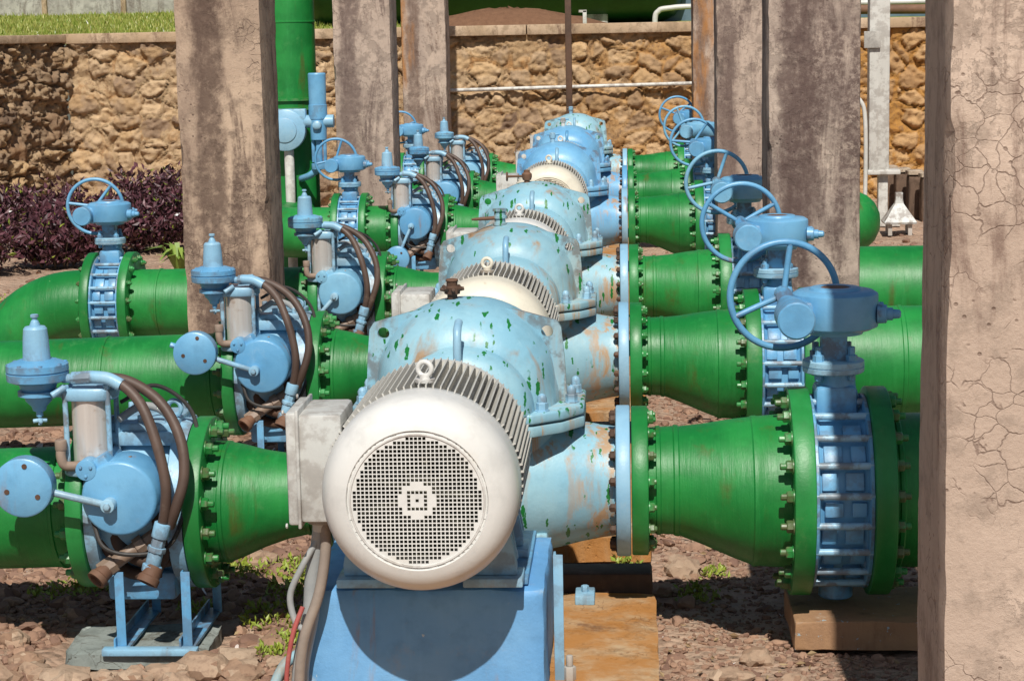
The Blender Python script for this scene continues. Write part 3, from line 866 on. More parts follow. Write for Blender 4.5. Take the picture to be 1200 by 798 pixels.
def make_control_valve(wang=None):
    """hydraulic check valve with a counterweight lever, cylinder, pilot and hoses"""
    t = thing('control_valve', (-1.72, Y1, ZL), '', 'control valve', 'control valves with brown hoses')
    Y = Y1
    b = MB()
    b.rev([(0, .20), (0, .300), (.05, .302), (.056, .29), (.06, .245), (.09, .243), (.13, .262), (.20, .268), (.27, .255), (.30, .235), (.305, .285), (.345, .285), (.345, .2)], (-1.538, Y, ZL), (-1, 0, 0), 56, cap0=False, cap1=False)
    build('body', b, M['blue_pale'], t)
    bn = MB(); bn.box((-1.70, Y, ZL+.262), (.27, .34, .05), bev=.01); bn.box((-1.70, Y, ZL+.30), (.24, .31, .03), bev=.008)
    for sx in (-1, 0, 1):
        for sy in (-1, 1):
            bn.rod((-1.70+sx*.095, Y+sy*.13, ZL+.31), (-1.70+sx*.095, Y+sy*.13, ZL+.34), .014, 6)
    build('bonnet', bn, M['blue_pale'], t)
    ey = MB(); ey.torus((-1.60, Y-.05, ZL+.35), (.3, 1, 0), .026, .009, 24, 8); ey.cyl((-1.60, Y-.05, ZL+.30), (-1.60, Y-.05, ZL+.328), .012)
    build('lifting_eye', ey, M['blue_pale'], t)
    # actuator drum, towards the camera
    dx, dz = -1.735, .556
    d = MB(); d.rev([(0, .118), (.004, .126), (.012, .130), (.17, .132), (.20, .12), (.34, .11)], (dx, Y-.36, dz), (0, 1, 0), 48)
    d.box((dx-.07, Y-.245, dz+.10), (.09, .20, .07), Matrix.Rotation(-.5, 3, 'Y'), .012)
    build('actuator_drum', d, M['blue'], t)
    e = MB(); e.rod((dx-.108, Y-.362, dz+.100), (dx-.108, Y-.29, dz+.100), .036, 24)
    for k in range(3):
        a = 2*PI*k/3+.5
        e.rod((dx-.108+.02*math.cos(a), Y-.368, dz+.10+.02*math.sin(a)), (dx-.108+.02*math.cos(a), Y-.36, dz+.10+.02*math.sin(a)), .006, 8)
    build('pivot_cover', e, M['blue'], t)
    # lever with hub and counterweight
    hub = V((dx-.030, Y-.385, dz-.016))
    ang = wang if wang is not None else (PI-.13)
    dr = V((math.cos(ang), -.10, math.sin(ang))).normalized()
    l = MB(); l.rod(hub+V((0, .035, 0)), hub+V((0, -.018, 0)), .024, 20); l.rod(hub+V((0, -.018, 0)), hub+V((0, -.03, 0)), .013, 6)
    l.rod(hub+dr*.015, hub+dr*.235, .0125, 14)
    lo = build('lever', l, M['blue_pale'], t)
    wc = hub+dr*.285
    w = MB(); w.rev([(0, .094), (.005, .1005), (.066, .1005), (.072, .096)], wc+V((0, -.036, 0)), (0, 1, 0), 44)
    w.rod(wc+dr*.095, wc+dr*.125, .013, 8)
    wo = build('counterweight', w, M['blue'], lo)
    hl = MB()
    for ox, oz in ((-.052, -.012), (.052, -.030), (.012, .075)):
        hl.rev([(0, .009), (.002, .009), (.0022, .006)], wc+V((ox, -.0385, oz)), (0, 1, 0), 12)
    build('weight_screw', hl, M['dark_rust'], wo)
    # cylinder
    cx, cy = -1.853, Y-.215
    c = MB(); c.cyl((cx, cy, .640), (cx, cy, .890), .066, 36)
    cyo = build('cylinder_barrel', c, M['barrel'], t)
    for nm, z0, z1 in (('cylinder_head', .880, .922), ('cylinder_foot', .618, .648)):
        pts = []; cap = MB()
        for zz, s in ((z0, .95), (z0+.006, 1), (z1-.008, 1), (z1, .93)):
            rg = []
            for i in range(36):
                th = 2*PI*i/36; X_, Y_ = math.cos(th), math.sin(th)
                rg.append(V((cx+.096*s*math.copysign(abs(X_)**.65, X_), cy+.078*s*math.copysign(abs(Y_)**.65, Y_), zz)))
            pts.append(rg)
        cap.rings(pts); cpx = build(nm, cap, M['blue_pale'], t)
        if nm == 'cylinder_head': cp = cpx
    for sx in (-1, 1):
        for sy in (-1, 1):
            r = MB(); r.cyl((cx+sx*.074, cy+sy*.056, .630), (cx+sx*.074, cy+sy*.056, .925), .0095, 10)
            r.rod((cx+sx*.074, cy+sy*.056, .920), (cx+sx*.074, cy+sy*.056, .935), .015, 6)
            build('tie_rod', r, M['blue_pale'], cp)
    ft = MB()
    ft.tube([(cx-.02, cy-.06, .655), (cx-.075, cy-.085, .66), (cx-.088, cy-.09, .69), (cx-.088, cy-.085, .725)], .017, 10); ft.rod((cx-.088, cy-.085, .715), (cx-.088, cy-.085, .75), .021, 10)
    f2 = MB(); f2.rod((cx+.06, cy-.05, .655), (cx+.15, cy-.06, .675), .014, 10); build('pipe_fitting', f2, M['dirty_metal'], t)
    build('pipe_fitting', ft, M['dirty_metal'], t)
    # pilot valve
    px, py = -2.02, Y-.26
    p = MB()
    p.rev([(0, .055), (.01, .061), (.028, .066), (.03, .085), (.038, .104), (.064, .106), (.065, .102), (.070, .102), (.071, .106), (.092, .105), (.100, .085), (.108, .060)], (px, py, .915), (0, 0, 1), 44)
    po = build('pilot_valve', p, M['blue'], t, ang=30)
    q = MB(); q.rev([(0, .047), (.07, .0435), (.106, .040), (.114, .034), (.117, .018), (.120, .018), (.134, .012), (.136, .009), (.145, .009), (.146, .014), (.154, .014), (.156, .01)], (px, py, 1.022), (0, 0, 1), 28)
    build('spring_bonnet', q, M['blue_pale'], po, ang=30)
    q = MB()
    for i in range(8):
        a = 2*PI*(i+.5)/8
        q.rod((px+.094*math.cos(a), py+.094*math.sin(a), 1.004), (px+.094*math.cos(a), py+.094*math.sin(a), 1.014), .009, 6)
    build('clamp_bolts', q, M['blue'], po)
    q = MB(); q.rev([(0, .070), (.016, .070), (.018, .050), (.036, .045), (.056, .026), (.070, .022), (.075, .012), (.09, .012)], (px, py, .916), (0, 0, -1), 32)
    build('valve_bottom', q, M['blue'], po, ang=30)
    q = MB(); q.rod((px, py, .795), (px, py, .83), .007, 8)
    for i in range(4):
        a = PI/2*i+.4
        q.rod((px, py, .812), (px+.024*math.cos(a), py+.024*math.sin(a), .810), .007, 8)
    q.rod((px, py, .806), (px, py, .818), .012, 10)
    build('drain_knob', q, M['blue_pale'], po)
    f = MB(); f.rod((px+.085, py, .955), (px+.135, py-.01, .958), .016, 12); f.rod((px+.12, py-.008, .957), (px+.195, py-.02, .963), .0225, 8); f.rod((px+.06, py-.055, .905), (px+.1, py-.03, .93), .012)
    f.tube([(px+.04, py+.03, .90), (px+.10, py+.035, .895), (cx, cy+.02, .90)], .013, 10, 4)
    build('pilot_union', f, M['blue_pale'], po)
    # hoses
    hz = Y-.30
    H1 = [(px+.19, py-.02, .963), (px+.27, py-.03, .955), (px+.36, hz-.02, .885), (px+.42, hz-.06, .76), (px+.452, hz-.08, .62), (px+.447, hz-.08, .52), (px+.43, hz-.07, .455)]
    H2 = [(px+.19, py+.01, .955), (px+.31, py+.0, .945), (px+.43, hz+.0, .875), (px+.50, hz-.04, .76), (px+.515, hz-.07, .64), (px+.485, hz-.08, .53), (px+.455, hz-.06, .46)]
    H3 = [(cx+.09, cy+.02, .80), (cx+.16, cy+.08, .835), (cx+.24, cy+.10, .80), (cx+.295, cy+.05, .69), (cx+.295, cy-.02, .57), (cx+.27, cy-.09, .49)]
    for h, m, r in ((H1, M['hose'], .0185), (H2, M['hose'], .0185), (H3, M['hose_grey'], .014)):
        build('hose', MB().tube(h, r, 14, 10), m, t)
    c1 = MB(); c1.tube([(px+.19, py-.02, .963), (px+.25, py-.028, .958), (px+.30, py-.04, .936)], .0225, 12, 5)
    build('hose_sleeve', c1, M['blue_pale'], t)
    # lower unions and open pipe ends
    a = V((px+.437, hz-.072, .475)); bq = V((px+.385, hz-.08, .295))
    u = MB(); n = (bq-a)
    u.rod(a, a+n*.28, .030, 12); u.rod(a+n*.25, a+n*.5, .024, 8); u.rod(a+n*.45, a+n*.55, .032, 8); u.rod(a+n*.55, a+n*.82, .026, 12); u.rod(a+n*.8, a+n*.95, .034, 8)
    build('hose_union', u, M['blue_pale'], t)
    a2 = V((px+.40, hz+.05, .42)); b2 = V((px+.20, hz-.02, .29)); n = b2-a2
    u = MB(); u.rod(a2, a2+n*.3, .024, 8); u.rod(a2+n*.28, a2+n*.42, .033, 8); u.rod(a2+n*.4, a2+n*.78, .025, 12); u.rod(a2+n*.76, b2, .033, 8)
    u.rod(a2+V((.05, .02, -.02)), a2+V((-.01, .05, .06)), .03, 8)
    build('hose_union', u, M['dirty_metal'], t)
    u = MB(); u.rev([(0, .030), (.035, .033), (.040, .038), (.062, .038), (.062, .028), (.03, .024)], bq+V((.018, 0, .03)), (-.35, -.4, -.75), 20)
    build('pipe_elbow', u, M['rust'], t)
    u = MB(); u.rev([(0, .028), (.03, .031), (.035, .036), (.055, .036), (.055, .026), (.03, .022)], b2+V((.02, 0, .01)), (-.5, -.6, -.5), 20)
    build('pipe_elbow', u, M['rust'], t)
    u = MB(); u.tube([(dx-.05, Y-.22, .44), (dx-.03, Y-.24, .36), (dx+.07, Y-.25, .31), (dx+.18, Y-.20, .33), (dx+.22, Y-.16, .42)], .026, 10)
    u.tube([(dx+.10, Y-.23, .47), (dx+.13, Y-.26, .38), (dx+.09, Y-.27, .29)], .03, 10)
    u2 = MB(); u2.tube([(dx-.09, Y-.15, .50), (dx-.10, Y-.2, .38), (dx-.02, Y-.22, .27), (dx+.10, Y-.2, .25)], .022, 10); build('lower_pipe', u2, M['dark_rust'], t)
    build('lower_pipework', u, M['dark_rust'], t)
    for wpts in ([(cx+.10, cy+.02, .86), (cx+.20, cy+.12, .90), (cx+.32, cy+.14, .80), (cx+.35, cy+.06, .62), (cx+.33, cy-.03, .46), (cx+.25, cy-.06, .34)],
                 [(dx-.10, Y-.33, .47), (dx-.06, Y-.36, .39), (dx+.03, Y-.35, .36), (dx+.15, Y-.34, .38), (dx+.20, Y-.30, .47), (dx+.21, Y-.22, .60)]):
        build('thin_hose', MB().tube(wpts, .0075, 8, 8), M['rubber_black'], t)
    u = MB(); u.box((dx+.03, Y-.12, ZL-.25), (.24, .20, .10), bev=.015)
    build('saddle', u, M['blue'], t)
    return t

def make_stand():
    t = thing('support_stand', (-1.66, Y1-.08, 0), '', 'stand', 'steel stands under the control valves')
    for x, y in ((-1.775, -.32), (-1.545, -.32), (-1.755, .12), (-1.53, .12)):
        l = MB(); X, Yy = x, Y1+y
        l.prism([(0, 0), (.032, 0), (.032, .006), (.006, .006), (.006, .032), (0, .032)], (X, Yy, .02), (1, 0, 0), (0, 1, 0), (0, 0, 1), .27, .001)
        build('leg', l, M['blue'], t)
    for x in (-1.757, -1.53):
        r = MB(); r.box((x, Y1-.09, .022), (.05, .50, .010)); r.box((x-.022, Y1-.09, .042), (.006, .50, .034))
        build('base_rail', r, M['blue'], t)
    c = MB(); c.box((-1.655, Y1-.02, .262), (.27, .30, .03), bev=.003)
    build('top_plate', c, M['blue'], t)
    f = MB(); f.box((-1.655, Y1-.345, .018), (.33, .045, .024), bev=.004)
    build('front_sill', f, M['blue_pale'], t)
    return t

def make_stand_pad():
    t = thing('stand_footing', (-1.75, Y1-.05, 0), '', 'footing', 'low footings under the steel stands')
    b = rough_box((-1.72, Y1-.16, -.022), (.50, .36, .06), .010, 12, .05, 3, .014)
    build('footing_slab', b, M['moss_slab'], t)
    return t

# build one row, then copy it down the line
proto = dict(pump=make_pump(), motor=make_motor(), plinth=make_plinth(), pad=make_pad(), reducer=make_reducer(), valve=make_valve(), block=make_block(),
             spipe=make_suction_pipe(), taper=make_taper(), stand=make_stand(), footing=make_stand_pad())
LAB = {
 'pump': lambda i: ['pale blue pump with green paint drips and dark spiky vent cock, nearest in the line',
                    'dusty blue pump with a grey ringed vent cock and rusty lever, second in the line',
                    'pale blue pump with orange rust run and red vent wheel, third in the line',
                    'bright blue pump just behind the white motor with a dark gap, fourth in the line',
                    'blue pump second from the stone wall, with a pale vent cock on its crown',
                    'pale pump at the far end of the line, in front of the stone wall'][i],
 'motor': lambda i: ['cream electric motor with round punched grille facing the camera, nearest of all',
                     'cream motor just behind the paint dripped nearest pump',
                     'cream motor just behind the second pump and its ringed vent cock',
                     'cream motor behind the third pump, dark gap under its rim',
                     'cream motor mostly hidden between the fourth and fifth pumps',
                     'cream motor mostly hidden in front of the last pump by the wall'][i],
 'plinth': lambda i: 'blue painted concrete plinth under the motor of the '+ROW[i],
 'pad': lambda i: 'rust stained ochre foundation slab under the '+ROW[i],
 'reducer': lambda i: 'green cone shaped reducer bolted to the suction flange of the '+ROW[i],
 'valve': lambda i: 'blue butterfly valve with gearbox and handwheel, right of the '+ROW[i],
 'block': lambda i: 'low ochre concrete block under the suction valve of the '+ROW[i],
 'spipe': lambda i: 'straight green suction pipe with bolted flange, serving the '+ROW[i],
 'taper': lambda i: 'short green taper on the discharge side of the '+ROW[i],
 'stand': lambda i: 'blue four legged steel stand under the control valve of the '+ROW[i],
 'footing': lambda i: 'low pale footing under the steel stand of the '+ROW[i],
 'cvalve': lambda i: ['blue control valve with round counterweight held out level, nearest the camera',
                      'blue control valve with raised counterweight in front of the big stained column',
                      'blue control valve with lever hanging down, third in the line',
                      'blue control valve with lever hanging straight down, fourth in the line',
                      'blue control valve with brown hoses, second to last in the line',
                      'blue control valve with brown hoses, last before the stone wall'][i],
}
cv = [make_control_valve(PI-.27)]
rows = []
for i, y in enumerate(D):
    R = {}
    for k, p in proto.items():
        if k == 'pump' : continue
        o = p if i == 0 else (make_suction_pipe(i) if k == 'spipe' and i > 2 else copy_tree(p))
        o.location = V((p.location.x, p.location.y+(y-Y1) if i else p.location.y, p.location.z))
        o['label'] = LAB[k](i); R[k] = o
    rows.append(R)
pm = proto['pump']; pm['label'] = LAB['pump'](0); rows[0]['pump'] = pm
PCOL = [None, {'pale_blue_casing_paint': M['pump_slate']}, None,
        {'pale_blue_casing_paint': M['pump_sky'], 'dusty_blue_casing_paint': M['pump_sky'], 'pale_valve_paint': M['blue_pale']},
        {'pale_blue_casing_paint': M['pump_sky'], 'dusty_blue_casing_paint': M['blue'], 'pale_valve_paint': M['blue']},
        {'pale_blue_casing_paint': M['pump_pale']}]
for i in range(1, 6):
    o = copy_tree(pm); o.location = V((pm.location.x, pm.location.y+D[i]-Y1, pm.location.z)); o['label'] = LAB['pump'](i)
    if PCOL[i]: recolour(o, PCOL[i])
    rows[i]['pump'] = o
for i in range(6): vent_cock(rows[i]['pump'], i)
spins = [0, .95, 2.3, .5, 1.6, 2.9]
for i in range(6): spin_wheel(rows[i]['valve'], spins[i])
for i in (2, 4): recolour(rows[i]['valve'], {'valve_blue_paint': M['blue_b']})
for i in (1, 3): recolour(rows[i]['motor'], {'cream_motor_paint': M['white_b']})
# control valves: the lever stands at another angle on each
WA = [None, PI-.34, PI+.85, PI+1.15, PI+1.2, PI+1.1]
cv[0]['label'] = LAB['cvalve'](0); rows[0]['cvalve'] = cv[0]
def relever(root, ang):
    for o in root.children:
        if o.name.startswith('lever'):
            pv = V((-1.735-.030, Y1-.385, .556-.016))
            base = V((-1.72, Y1, ZL))
            Rm = Matrix.Rotation(-ang, 4, 'Y')
            o.matrix_local = Matrix.Translation(pv-base) @ Rm @ Matrix.Translation(-(pv-base))
for i in range(1, 6):
    o = copy_tree(cv[0]); o.location = V((-1.72, D[i], ZL)); o['label'] = LAB['cvalve'](i)
    for ch in o.children:
        if ch.name.startswith('pilot_valve'): ch.location.x += [0, .055, .075, .06, .03, .03][i]
    relever(o, WA[i]-(PI-.27)); rows[i]['cvalve'] = o
    if i in (2, 5): recolour(o, {'valve_blue_paint': M['blue_b']})

# ------------------------------------------------ discharge pipes on the left, each with its own run
def flange_L(parent, x0, x1, R, y, side, n=16, small=False):
    f = build('flange', ring(MB(), x0, x1, R, .2, ZL, y), M['green_flange'], parent)
    bolts(f, SM_G if small else BIG_G, n, x1 if side > 0 else x0, ZL, R-.038, side, y-Y1)
    return f
def straight(mb, x0, x1, y, r=.215, welds=()):
    pts = [(x0, r)]
    for w in sorted(welds, reverse=True): pts += [(w+.008, r), (w+.005, r+.005), (w-.005, r+.005), (w-.008, r)]
    pts.append((x1, r))
    return mb.rev([(x0-x, rr) for x, rr in pts], (x0, y, ZL), (-1, 0, 0), 56)
def arc(cx, cy, cz, r, a0, a1, n, plane='xz'):
    return [(cx+r*math.cos(a0+(a1-a0)*i/n), cy, cz+r*math.sin(a0+(a1-a0)*i/n)) for i in range(n+1)]
G = 'green pipes running off to the left'
for i in (0, 1):
    t = thing('discharge_pipe', (-3.5, D[i], ZL-.215), ['green discharge pipe at lower left, running off behind the level counterweight', 'green discharge pipe passing below the elbow and in front of the big stained column'][i], 'pipe', G)
    pp = build('pipe', straight(MB(), -1.93, -6.5, D[i], welds=(-2.02, -2.55, -4.2)), M['green'], t, ang=30)
    hv = V((-1.93, D[i], ZL))-V(t.location)          # the run falls slightly away from the pumps
    pp.matrix_local = Matrix.Translation(hv+V((0, 0, -.012))) @ Matrix.Rotation(-.024, 4, 'Y') @ Matrix.Translation(-hv)
    flange_L(t, -1.945, -1.886, .30, D[i], -1)
VS = .90
def left_valve(i, x, label):
    o = copy_tree(rows[1]['valve']); o.location = (x, D[i], ZL); o.scale = (VS, VS, VS); o['label'] = label
    spin_wheel(o, [0, 0, .55, .2, 0, 1.1][i])
    return o
xv3 = -3.20
t = thing('discharge_pipe', (-2.5, D[2], ZL-.215), 'green discharge pipe half hidden behind the big stained column', 'pipe', G)
build('pipe', straight(MB(), -1.93, xv3+.11, D[2], welds=(-2.02, -2.9)), M['green'], t, ang=30)
flange_L(t, -1.945, -1.886, .30, D[2], -1); flange_L(t, xv3+.089, xv3+.145, .325, D[2], 1, 16, True)
left_valve(2, xv3, 'blue butterfly valve with handwheel between the green elbow and the stained column')
t = thing('pipe_elbow', (xv3-.6, D[2], 0), 'green pipe elbow bending down to the ground at the far left', 'pipe elbow')
e = MB(); A = [(xv3-.10, D[2], ZL), (xv3-.2, D[2], ZL)]
re = .52
A += [(xv3-.22-re*math.sin(a), D[2], ZL-re+re*math.cos(a)) for a in [PI/2*k/14 for k in range(15)]]
A += [(xv3-.22-re, D[2], -.3)]
e.tube(A, .215, 56, 1)
build('bend', e, M['green'], t, ang=40)
flange_L(t, xv3-.145, xv3-.089, .325, D[2], -1, 16, True)
b = MB(); b.rev([(0, .30), (.05, .30)], (xv3-.22-re, D[2], .02), (0, 0, 1), 40); build('ground_flange', b, M['green_flange'], t)
# fourth row: valve, then a riser
xv4 = -2.30
t = thing('discharge_pipe', (-2.1, D[3], ZL-.215), 'short green discharge pipe between the fourth control valve and its butterfly valve', 'pipe', G)
build('pipe', straight(MB(), -1.93, xv4+.11, D[3], welds=(-2.0,)), M['green'], t, ang=30)
flange_L(t, -1.945, -1.886, .30, D[3], -1); flange_L(t, xv4+.089, xv4+.145, .325, D[3], 1, 16, True)
left_valve(3, xv4, 'blue butterfly valve with handwheel in front of the green riser pipe')
xr = -2.93; YR = 17.9
t = thing('riser_pipe', (xr, YR, 0), 'tall green vertical riser pipe beside the big stained column', 'pipe')
b = MB(); b.rev([(0, .225), (1.45, .225), (1.452, .25), (1.475, .25), (1.478, .225), (1.53, .225), (1.532, .25), (1.555, .25), (1.558, .225), (2.2, .225), (2.203, .23), (2.215, .23), (2.218, .225), (5, .225)], (xr, YR, 0), (0, 0, 1), 56)
build('riser', b, M['green'], t, ang=30)
b = MB(); b.tube([(xv4-.11, D[3], ZL), (xr+.25, D[3], ZL)]+[(xr+.25-.25*math.sin(a), D[3]+.25-.25*math.cos(a), ZL) for a in [PI/2*k/12 for k in range(1, 13)]]+[(xr, YR, ZL)], .21, 48, 1)
build('branch', b, M['green'], t, ang=40)
flange_L(t, xv4-.145, xv4-.089, .325, D[3], -1, 16, True)
b = MB(); b.box((xr, YR, -.02), (.62, .62, .12), bev=.02); build('base_block', b, M['block'], t)
# motorised actuator clamped to the riser
t = thing('valve_actuator', (xr+.05, YR-.3, 1.05), 'blue motorised valve actuator with tall motor can on the green riser', 'actuator')
b = MB(); b.rev([(0, .17), (.006, .178), (.10, .178), (.11, .16)], (xr+.0, YR-.42, 1.29), (0, 1, 0), 44); b.box((xr+.02, YR-.36, 1.39), (.33, .105, .16), bev=.015); b.cyl((xr, YR-.36, 1.29), (xr, YR-.19, 1.29), .09, 24)
build('gear_case', b, M['blue_pale'], t)
b = MB(); b.rev([(0, .10), (.003, .105), (.01, .105), (.012, .09)], (xr, YR-.432, 1.29), (0, 1, 0), 36); build('gear_cover', b, M['blue_pale'], t)
b = MB(); b.rev([(0, .06), (.005, .068), (.18, .075), (.182, .08), (.30, .08), (.302, .074), (.56, .077), (.572, .07)], (xr+.285, YR-.36, 1.20), (0, 0, 1), 32); build('motor_can', b, M['blue'], t, ang=30)
b = MB(); b.rod((xr+.17, YR-.36, 1.36), (xr+.42, YR-.36, 1.36), .055, 24); b.rev([(0, .04), (.03, .036), (.04, .02)], (xr+.285, YR-.43, 1.33), (0, -1, 0), 20); build('gear_head', b, M['blue_pale'], t)
b = MB()
for s in (-1, 1): b.rod((xr+.285+s*.05, YR-.36, 1.01), (xr+.285+s*.05, YR-.36, 1.21), .016)
b.rod((xr+.285, YR-.36, .96), (xr+.285, YR-.36, 1.21), .03); b.rod((xr+.285, YR-.36, .95), (xr+.285, YR-.36, 1.0), .07, 20)
b.tube([(xr+.285, YR-.36, .97), (xr+.20, YR-.33, .90), (xr+.10, YR-.23, .86)], .03, 10)
build('spindle_yoke', b, M['blue'], t)
tag(build('white_downpipe', MB().rod((xr+.02, YR-.34, 0), (xr+.02, YR-.34, 1.12), .042), M['white_pipe']), 'short white vertical pipe below the motorised actuator', 'pipe')
# fifth and sixth rows: down into the ground behind the columns
for i, x in ((4, -2.25), (5, -2.72)):
    t = thing('discharge_pipe', (x, D[i], 0), ['green discharge pipe turning down just behind the second left hand column', 'green discharge pipe turning down near the wall, behind the left columns'][i-4], 'pipe', G)
    e = MB(); A = [(-1.93, D[i], ZL), (x+.24 if i == 4 else -2.24, D[i], ZL)]
    if i == 4:
        A += [(x+.24-.3*math.sin(a), D[i], ZL-.3+.3*math.cos(a)) for a in [PI/2*k/10 for k in range(1, 11)]]+[(x-.06, D[i], -.2)]
    e.tube(A, .215, 48, 1); build('pipe', e, M['green'], t, ang=40)
    flange_L(t, -1.945, -1.886, .30, D[i], -1)
    if i == 5:
        flange_L(t, -2.28, -2.225, .325, D[i], 1, 16, True)
        xv6 = -2.37
        left_valve(5, xv6, 'blue butterfly valve with handwheel peeping out between the two far left columns')
        e = MB(); A = [(xv6-.10, D[i], ZL), (xv6-.16, D[i], ZL)]+[(xv6-.16-.3*math.sin(a), D[i], ZL-.3+.3*math.cos(a)) for a in [PI/2*k/10 for k in range(1, 11)]]+[(xv6-.46, D[i], -.2)]
        e.tube(A, .215, 48, 1); build('bend', e, M['green'], t, ang=40); flange_L(t, xv6-.145, xv6-.089, .325, D[i], -1, 16, True)

# ------------------------------------------------ cables of the first motor
def cable(pts, r, m, label, name='cable'):
    return tag(build(name, MB().tube(pts, r, 12, 8), M[m]), label, 'cable', 'cables hanging from the nearest terminal box')
gx, gy = XM-.325, YM+.33
cable([(gx, gy, .655), (gx-.012, gy+.015, .58), (gx-.035, gy+.02, .47), (gx-.045, gy+.01, .36), (gx-.075, gy-.005, .22), (gx-.085, gy-.01, .10), (gx-.09, gy+.02, -.03)], .026, 'hose_grey', 'thick grey conduit dropping from the nearest motor terminal box')
cable([(gx+.01, gy-.012, .655), (gx+.012, gy-.02, .57), (gx-.01, gy-.035, .44), (gx-.055, gy-.055, .31), (gx-.075, gy-.06, .17), (gx-.08, gy-.05, -.03)], .0165, 'hose_tan', 'dusty brown grey cable beside the grey conduit under the nearest terminal box')
cable([(gx-.06, gy-.04, .40), (gx-.09, gy-.055, .32), (gx-.112, gy-.06, .20), (gx-.115, gy-.05, .08), (gx-.115, gy-.03, -.03)], .0075, 'hose_red', 'thin red cable in the bundle beside the blue plinth')
cable([(gx-.012, gy, .60), (gx-.06, gy-.02, .52), (gx-.10, gy-.02, .43), (gx-.085, gy-.03, .35), (gx-.055, gy-.05, .33)], .010, 'hose_grey', 'thin looped grey cable bulging out above the cable bundle')
cable([(gx-.02, gy+.10, .23), (gx-.09, gy+.10, .215), (gx-.15, gy+.09, .17), (gx-.19, gy+.06, .07), (gx-.20, gy+.04, -.04)], .017, 'pump_slate', 'bent blue grey conduit arching out to the ground beside the blue plinth')

# ------------------------------------------------ columns
def column(name, x0, y0, w, d, mat, label, h=4.6, seed=0):
    bm = bmesh.new()
    nx, ny, nz = 8, 8, 150
    ring_ = []
    for i in range(nx): ring_.append((i/nx, 0))
    for i in range(ny): ring_.append((1, i/ny))
    for i in range(nx): ring_.append((1-i/nx, 1))
    for i in range(ny): ring_.append((0, 1-i/ny))
    rs = []
    for k in range(nz+1):
        z = -.1+(h+.1)*k/nz
        rr = []
        for u, v in ring_:
            x, y = x0+w*u, y0+d*v
            if u in (0, 1) and v in (0, 1):
                ch = .007+.010*abs(noise.noise(V((z*6, seed, u+2*v))))+(.012 if noise.noise(V((z*3.1, seed+3, u*3+v))) > .42 else 0)
                x += (ch if u == 0 else -ch); y += (ch if v == 0 else -ch)
            n = noise.noise_vector(V((x*3+seed, y*3, z*2.2)))*.006+noise.noise_vector(V((x*14, y*14+seed, z*11)))*.003
            rr.append(bm.verts.new((x+n.x, y+n.y, z)))
        rs.append(rr)
    N = len(ring_)
    for a, b in zip(rs[:-1], rs[1:]):
        for i in range(N): bm.faces.new((a[i], a[(i+1) % N], b[(i+1) % N], b[i]))
    bm.faces.new(rs[-1]); bm.faces.new(rs[0][::-1])
    return tag(build(name, bm, mat, ang=28, origin=(x0+w/2, y0+d/2, 0)), label, 'column', 'concrete columns in two rows')
column('concrete_column', .757, 4.90, .47, .46, M['col_pink'], 'cracked pinkish concrete column close to the camera, at the right edge', seed=1)
column('concrete_column', .70, 10.3, .462, .50, M['col_grey'], 'blotchy dark grey concrete column behind the second suction valve', seed=2)
column('concrete_column', .70, 16.2, .43, .50, M['col_dull'], 'grey concrete column just behind the blotchy one in the right row', seed=3)
column('concrete_column', .70, 21.9, .45, .50, M['col_orange'], 'ochre stained column in the right row, farthest back near the wall', seed=4)
column('concrete_column', -2.47, 11.2, .485, .52, M['col_brown'], 'big stained brown column behind the raised counterweight, in the left row', seed=5)
column('concrete_column', -2.53, 17.75, .51, .52, M['col_dull'], 'cracked grey column beside the green riser pipe, in the left row', seed=6)
column('concrete_column', -2.54, 23.3, .51, .50, M['col_orange'], 'rust stained column at the back of the left row, near the wall', seed=7)

